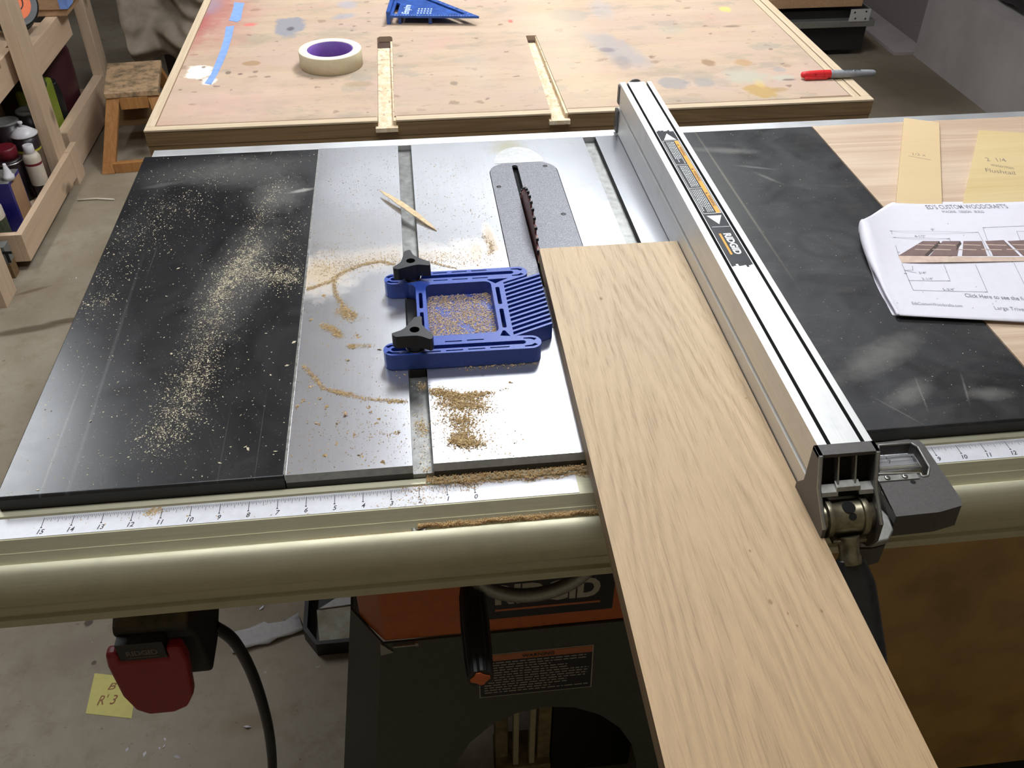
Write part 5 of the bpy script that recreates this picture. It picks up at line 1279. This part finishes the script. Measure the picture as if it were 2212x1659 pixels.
p = px(24, 310, ZS+6.9); p = (p[0]-0.6, p[1]-0.8, 0)
lth('polish_can', (p[0], p[1], ZS), 'grey metal can with a dark red cap beside the white bottle', 'can',
    [('body', [(1.6, 0), (1.6, 5.0), (1.55, 5.3), (1.35, 5.5)], ['can_dark'], None, None), ('cap', [(1.3, 5.4), (1.3, 6.7), (1.15, 6.9)], ['can_red'], None, 'dark red cap'), ('rim', [(1.62, 5.0), (1.68, 5.1), (1.62, 5.2)], ['steel'], None, None)])
# white squeeze bottle
p = px(58, 312, ZS+7.0); p = (p[0]+0.1, p[1]-0.2, 0)
lth('glue_bottle', (p[0], p[1], ZS), 'white bottle with white cap and thin red stripe behind the tray lip', 'bottle',
    [('body', [(1.0, 0), (1.02, 0.2), (1.02, 2.0), (1.02, 4.6), (1.02, 4.9), (1.02, 5.5), (0.85, 5.9), (0.5, 6.05)], ['can_dark', 'cream_white', 'can_red'], [0, 0, 1, 2, 1, 1, 1], None),
     ('cap', [(0.55, 6.0), (0.62, 6.1), (0.62, 7.0), (0.5, 7.05)], ['can_white'], None, None)])
# blue tin with spout
a = px(60, 395, ZS+5.2); 
tin = thing('solvent_tin', (-43.2, 80.2, ZS), 'rectangular dark blue tin with grey top and white spout', 'tin')
g = G(); g.box(-45.4, -41.2, 78.9, 82.8, ZS, ZS+6.2, 0, top=1); g.box(-41.2, -41.17, 79.4, 82.6, ZS+0.3, ZS+5.8, 2); build('body', g, ['tin_blue', 'can_grey', 'box_tan'], tin, bevel=0.12)
sp0 = px(20, 385, ZS+6.3)
g = G(); g.lathe([(0.62, 0), (0.65, 0.45), (0.5, 0.6), (0.42, 1.0), (0.3, 1.3), (0.2, 1.7), (0.18, 1.9)], (sp0[0], sp0[1], ZS+6.2), seg=24); lab(build('spout', g, ['can_white'], tin), 'white spout')
# white jar
lth('white_jar', (-43.6, 76.6, ZS), 'squat white jar with a dark green patterned label at the tray end', 'jar',
    [('body', [(1.7, 0), (1.75, 0.2), (1.75, 0.8), (1.75, 3.2), (1.7, 4.4), (1.2, 4.7)], ['cream_white', 'jar_green'], [0, 0, 1, 0, 0], None), ('lid', [(1.45, 4.6), (1.45, 5.4), (1.35, 5.5)], ['cream_white'], None, None)])
# label plate on tray end: a small box leaning there
bxx = thing('parts_box', (-44, 72.3, -33.0), 'small grey box with black lettering standing against the tray end', 'box')
g = G(); g.box(-48, -40.9, 71.6, 73.1, -32.6, -30.4); build('body', g, ['can_grey'], bxx, bevel=0.05)
g = G(); text(g, '2T', (-42.4, 71.58, -32.3), (1,0,0), (0,0,1), 1.9, 0, bold=0.05, lift=(0,-1,0), h=0.01); build('lettering', g, ['ink'], bxx)
g = G(); g.box(-48, -40.9, 71.6, 73.1, FLOOR, -32.6); build('block', g, ['apron'], bxx)
# round black tin with orange disc label on the upper shelf
rt = thing('sanding_disc_tin', (-42.6, 101, -16.4), 'round black container with a bright orange label on the upper shelf', 'container')
axd = Vector((0.50, -0.70, 0.50)).normalized(); cc = Vector((-42.3, 99.6, -12.2))
g = G(); g.lathe([(2.9, 0), (3.1, 0.15), (3.1, 1.0), (2.9, 1.1), (2.9, 1.6), (3.1, 1.7), (3.1, 2.4), (2.9, 2.5)], tuple(cc - axd*2.5), tuple(axd), 40, mats=[0, 0, 0, 1, 1, 0, 0]); build('body', g, ['black', 'can_grey'], rt)
g = G(); g.lathe([(2.2, 0), (2.2, 0.03)], tuple(cc + axd*0.005), tuple(axd), 40); lbl = lab(build('round_label', g, ['spray_orange'], rt), 'bright orange round label')
g = G(); ax1 = Vector((0.83, 0.55, 0)).normalized(); ax2 = axd.cross(ax1).normalized()
g.tube([tuple(cc + axd*0.05 + ax1*(1.1*math.cos(a)+0.2) + ax2*1.1*math.sin(a)) for a in np.linspace(-1.3, 1.3, 12)], 0.07, 6); g.tube([tuple(cc + axd*0.05 + ax1*(0.5*math.cos(a)) + ax2*0.9*math.sin(a)) for a in np.linspace(1.8, 4.4, 12)], 0.12, 6)
build('printed_mark', g, ['ink'], lbl)
# tan box on the upper shelf
tb = thing('wooden_box', (-43, 110.5, -16.4), 'tan wooden box with a blue tape corner above the shelf rail', 'box')
g = G(); g.box(-46.5, -38.3, 106.8, 114, -15.4, -8); g.box(-46.5, -38.6, 107.0, 113.6, -16.25, -15.4); build('body', g, ['box_tan'], tb, bevel=0.08)
g = G(); g.box(-38.32, -38.24, 106.75, 109.6, -15.3, -11.8); g.box(-39.2, -38.24, 106.74, 106.8, -15.3, -11.8); lab(build('tape_corner', g, ['bluetape'], tb), 'blue tape')
# block of wood on the near part of the upper shelf
g = G(); g.box(-45, -41.4, 80, 88.5, -16.25, -11.6); tag(build('wood_block', g, ['box_tan'], base=(-43, 84, -16.35), bevel=0.1), 'brown wooden block on the upper shelf in front of the tall post', 'block')
# lime case
lc = thing('power_tool_case', (-43.4, 100.5, -32.5), 'lime green tool case with dark cap standing behind the lower rail', 'tool case')
g = G(); g.box(-45.2, -41.9, 98.3, 104.0, -32.45, -23.0); build('body', g, ['lime'], lc, bevel=0.5)
g = G(); g.lathe([(1.9, 0), (2.0, 0.2), (1.8, 1.4), (1.2, 1.9)], (-43.6, 100.5, -23.2), seg=24); build('cap', g, ['jar_green'], lc)
g = G(); g.tube(spline([(-42.6, 105.0, -24.2), (-42.5, 105.5, -26), (-42.5, 105.6, -29), (-42.7, 105.6, -31.6)], 5), 0.65, 10); build('handle', g, ['black'], lc)
# burgundy drum
g = G(); g.lathe([(4.6, 0), (5.2, 0.6), (5.5, 6), (5.5, 9.5), (5.0, 11), (3.0, 11.8)], (-47.4, 112.4, -32.45), seg=40)
tag(build('shop_vacuum_drum', g, ['burgundy'], base=(-46.9, 112.4, -32.45)), 'dark burgundy plastic drum in the shadow under the upper shelf', 'drum')

# ================================================================ STEP STOOL AND DROP CLOTH
st = thing('step_stool', (-31.5, 104, FLOOR), 'small brown wooden step stool with a worn stained top', 'step stool')
def bar3(g, a, b, wa, da, mi=0):
    """bar from a to b with width vector wa and depth vector da"""
    A, B, Wv, Dv = Vector(a), Vector(b), Vector(wa), Vector(da)
    g.add([A, A+Wv, A+Wv+Dv, A+Dv, B, B+Wv, B+Wv+Dv, B+Dv], [(3,2,1,0), (4,5,6,7), (0,1,5,4), (1,2,6,5), (2,3,7,6), (3,0,4,7)], mi)
g = G(); g.add([(-36.9, 112.2, -24.5), (-29.5, 112.9, -24.5), (-27.9, 101.4, -24.5), (-34.9, 100.8, -24.5), (-36.9, 112.2, -25.3), (-29.5, 112.9, -25.3), (-27.9, 101.4, -25.3), (-34.9, 100.8, -25.3)],
    [(0,1,2,3), (7,6,5,4), (0,4,5,1), (1,5,6,2), (2,6,7,3), (3,7,4,0)]); build('seat', g, ['stool_top'], st, bevel=0.12)
g = G(); bar3(g, (-34.8, 101.0, -25.3), (-37.0, 97.4, FLOOR), (1.7, 0.1, 0), (0, 1.0, 0)); build('leg', g, ['stool'], st, bevel=0.08)
g = G(); bar3(g, (-29.6, 101.5, -25.3), (-27.6, 98.2, FLOOR), (1.6, 0.1, 0), (0, 1.0, 0)); build('leg', g, ['stool'], st, bevel=0.08)
g = G(); bar3(g, (-36.9, 111.4, -25.3), (-38.2, 115, FLOOR), (1.7, 0.1, 0), (0, 1.0, 0)); build('leg', g, ['stool'], st, bevel=0.08)
g = G(); bar3(g, (-31.4, 112.0, -25.3), (-29.4, 116, FLOOR), (1.6, 0.1, 0), (0, 1.0, 0)); build('leg', g, ['stool'], st, bevel=0.08)
g = G(); bar3(g, (-33.2, 100.95, -26.9), (-29.5, 101.3, -26.9), (0, 0, 1.6), (0, 0.9, 0)); build('apron', g, ['stool'], st, bevel=0.05)
g = G(); bar3(g, (-35.2, 97.6, FLOOR+0.02), (-27.6, 98.2, FLOOR+0.02), (0, 0, 1.4), (0, 0.9, 0)); build('bottom_rail', g, ['stool'], st, bevel=0.05)
g = G(); bar3(g, (-36.4, 104, -30.5), (-28.2, 104.6, -30.5), (0, 0, 0.8), (0, 8, 0)); build('lower_step', g, ['apron'], st, bevel=0.05)
# drop cloth over something behind
g = G(); nu, nv = 90, 66
for i in range(nu+1):
    for j in range(nv+1):
        u, v = i/nu, j/nv
        x = -35.3 + 35*u; z = -27.5 + 26*v
        y = 119 + 2.0*math.sin(u*9 + v*3) + 1.3*math.sin(u*23 - v*7) + 0.8*math.sin(v*17 + u*11) - 4.0*math.exp(-((v-0.12)/0.12)**2) + 5*v
        x += 1.0*math.sin(v*9 + 1) ; z += 0.9*math.sin(u*13)*(1-v)
        y += 0.7*math.sin(u*41 + v*29)*math.sin(v*23 - u*13) - 1.2*abs(math.sin(u*6 + v*8 + 0.6))**8 + 0.9*abs(math.sin(u*11 - v*13))**10
        g.v.append((x, y, z))
for i in range(nu):
    for j in range(nv): a = i*(nv+1)+j; g.f.append((a, a+nv+1, a+nv+2, a+1)); g.m.append(0); g.smooth.append(True)
o = build('drop_cloth', g, ['cloth'], base=(-18, 120, -28)); md = o.modifiers.new('thick', 'SOLIDIFY'); md.thickness = 0.15*IN; md = o.modifiers.new('sub', 'SUBSURF'); md.levels = 1; md.render_levels = 1
tag(o, 'wrinkled grey brown drop cloth hanging over stored goods behind the stool', 'drop cloth')
g = G(); g.box(-33, 0, 129, 142, FLOOR, -4)
tag(build('storage_crate', g, ['wall_dark'], base=(-18, 135, FLOOR), bevel=0.3), 'dark crate under the wrinkled drop cloth', 'crate')

# ================================================================ FAR RIGHT
ts = thing('tool_stand', (74, 138, FLOOR), 'black stand with a grey metal bar and a board on top past the bench corner', 'tool stand')
g = G(); g.box(50, 85.5, 131, 150, -33.5, -26.6); build('body', g, ['wing_side'], ts, bevel=0.1)
g = G(); g.box(50, 86, 129.4, 131, -29.0, -27.9); lab(build('metal_bar', g, ['cast_rim'], ts, bevel=0.08), 'grey metal bar')
g = G(); g.box(81.2, 84.7, 129.2, 129.4, -28.0, -26.0)
for a_ in ((81.9, -26.5), (83.9, -26.4), (82.2, -27.5), (84.0, -27.6)): g.lathe([(0.16, 0), (0.16, 0.03)], (a_[0], 129.2, a_[1]), (0,-1,0), 10, 1)
M['bracket_white'] = plain('white_bracket', (0.42, 0.41, 0.39), 0.5)
lab(build('bracket_plate', g, ['bracket_white', 'deep'], ts), 'pale bracket plate with four screws')
g = G(); g.box(50, 83.2, 129.8, 146, -25.7, -24.2); lab(build('top_board', g, ['box_tan'], ts, bevel=0.08), 'tan wooden board')
for x_ in (52, 80):
    g = G(); g.box(x_, x_+4, 132, 148, FLOOR, -33.5); build('foot', g, ['wing_side'], ts)
# black bag lying on the wall ledge
g = G(); n = 40
pts = [(98.9 + 0.3*math.sin(i*0.9), 40 + i*2.1, -19.2 + 0.25*math.sin(i*1.7)) for i in range(n)]
g.tube(pts, [1.5 + 0.2*math.sin(i*1.3) for i in range(n)], 14)
tag(build('black_roll', g, ['wing_side'], base=(98.5, 80, -21.0)), 'long lumpy black roll lying on the ledge of the grey wall', 'roll')

# ================================================================ ON THE FLOOR
def flat_poly(pts, z0, z1, mat_, base, name, label, cat, wav=0.0):
    g = G(); P_ = [px(u, v, z0) for u, v in pts]
    n = len(P_); g.add([(a[0], a[1], z0) for a in P_] + [(a[0], a[1], z1 + (wav*((i % 2)))) for i, a in enumerate(P_)], [tuple(range(n))[::-1], tuple(range(n, 2*n))] + [(i, (i+1) % n, n+(i+1) % n, n+i) for i in range(n)])
    return tag(build(name, g, [mat_], base=base), label, cat)
sn = px(235, 1500, FLOOR)
stn = thing('sticky_note', (sn[0], sn[1], FLOOR), 'yellow sticky note with brown handwriting on the floor by the red paddle', 'note')
g = G(); c4 = [px(205, 1455, FLOOR+0.03), px(185, 1541, FLOOR+0.03), px(300, 1536, FLOOR+0.03), px(300, 1465, FLOOR+0.03)]
c4[2] = (c4[1][0] + (c4[3][0]-c4[0][0]), c4[1][1] + (c4[3][1]-c4[0][1]), c4[0][2])
g.add([(a[0], a[1], FLOOR+0.005) for a in c4] + [(a[0], a[1], FLOOR+0.03+0.05*(i == 0)) for i, a in enumerate(c4)], [(3,2,1,0), (4,5,6,7), (0,1,5,4), (1,2,6,5), (2,3,7,6), (3,0,4,7)])
shn = build('sheet', g, ['sticky'], stn)
g = G(); 
def wr(s, u0, v0, u1, v1, hp): pen_text(g, s, u0, v0, u1, v1, hp, FLOOR+0.075, 0, bold=0.0, shear=0.3)
M['ink_rust'] = plain('rust_ink', (0.30, 0.12, 0.05), 0.7)
wr("R'", 209, 1523, 232, 1520, 20); wr('3', 236, 1521, 250, 1520, 20); wr('B', 232, 1490, 250, 1488, 14)
build('handwriting', g, ['ink_rust'], shn)
# crumpled white rag strip
g = G(); rp = [((490, 1372), (502, 1412)), ((512, 1368), (526, 1405)), ((540, 1360), (556, 1396)), ((572, 1345), (580, 1392)), ((580, 1352), (600, 1382)), ((615, 1342), (630, 1372)), ((645, 1328), (656, 1364))]
vs = []
for i, (a, b) in enumerate(rp):
    A, B = Vector(px(*a, FLOOR+0.1)), Vector(px(*b, FLOOR+0.1))
    for k in range(6): q_ = A.lerp(B, k/5); vs.append((q_.x, q_.y, FLOOR + 0.12 + 0.28*abs(math.sin(i*1.9 + k*1.3))))
nr_ = len(rp)
fs = [(i*6+k, i*6+k+1, i*6+7+k, i*6+6+k) for i in range(nr_-1) for k in range(5)]
g.add(vs, fs, 0, True); c0 = px(600, 1360, FLOOR)
o = build('white_rag_strip', g, ['whitecloth'], base=(c0[0], c0[1], FLOOR)); md = o.modifiers.new('thick', 'SOLIDIFY'); md.thickness = 0.1*IN; md.offset = -1
tag(o, 'folded strip of white paper towel lying on the concrete under the front rail', 'paper towel')
# black bin with clear sleeve
bn = thing('shallow_tray', (-3, 20, FLOOR), 'shallow black tray holding a dusty grey sheet on the floor beside the saw', 'tray')
x0, x1, y0, y1, zt2 = -5.0, -1.1, 16.7, 25.0, FLOOR+1.35
ch_ = [(x0, y0+1.5), (x0+1.0, y0), (x1, y0), (x1, y1), (x0, y1)]; ci_ = [(x0+0.3, y0+1.6), (x0+1.1, y0+0.3), (x1-0.3, y0+0.3), (x1-0.3, y1-0.3), (x0+0.3, y1-0.3)]
g = G(); plate(g, ch_, [ci_[::-1]], FLOOR+0.2, zt2, 0); plate(g, ch_, [], FLOOR+0.01, FLOOR+0.2, 0)
build('tray_body', g, ['black'], bn)
t = NT('dusty_clear'); n_ = t.noise((0.6,)*3, 5); t.out(t.mix(t.mr(n_, 0.35, 0.65), (0.20, 0.16, 0.09), (0.36, 0.35, 0.28)), 0.4, 0); M['dusty_clear'] = t.m
q0 = [px(u, v, FLOOR+1.0) for u, v in ((684, 1318), (760, 1306), (764, 1378), (690, 1388))]
g = G(); g.add([(a[0], a[1], FLOOR+0.9) for a in q0] + [(a[0], a[1], FLOOR+1.05) for a in q0], [(3,2,1,0), (4,5,6,7), (0,1,5,4), (1,2,6,5), (2,3,7,6), (3,0,4,7)])
lab(build('grey_sheet', g, ['dusty_clear'], bn, bevel=0.05), 'dusty grey sheet')
q0 = [px(u, v, FLOOR+1.1) for u, v in ((690, 1316), (762, 1270), (762, 1306))]
g = G(); g.add([(a[0], a[1], FLOOR+1.08) for a in q0] + [(a[0], a[1], FLOOR+1.18) for a in q0], [(2,1,0), (3,4,5), (0,1,4,3), (1,2,5,4), (2,0,3,5)])
lab(build('white_flap', g, ['whitecloth'], bn), 'white folded flap')
# shred of white foam chips and thin stick
P = [px(u, v, FLOOR+0.01)[:2] for u, v in ((313, 1629), (356, 1597), (354, 1612), (333, 1625), (275, 1620), (382, 1636), (345, 1616), (200, 1388), (565, 1313), (200, 545), (150, 603), (165, 601), (535, 1570))]
o = build('white_chips', flakes(P, FLOOR+0.01, 0.10, 0.32, 21, 0.5), ['paper'], base=(-14, 11, FLOOR+0.005)); tag(o, 'tiny white scraps scattered on the concrete floor', 'scraps', kind='stuff')
a, b = px(168, 432, FLOOR+0.15), px(247, 431, FLOOR+0.15)
g = G(); g.tube([a, ((a[0]+b[0])/2, (a[1]+b[1])/2 + 0.3, a[2]), b], 0.13, 8); tag(build('white_stick', g, ['cream_white'], base=(a[0], a[1], FLOOR+0.02)), 'thin white stick lying on the floor near the step stool', 'stick')
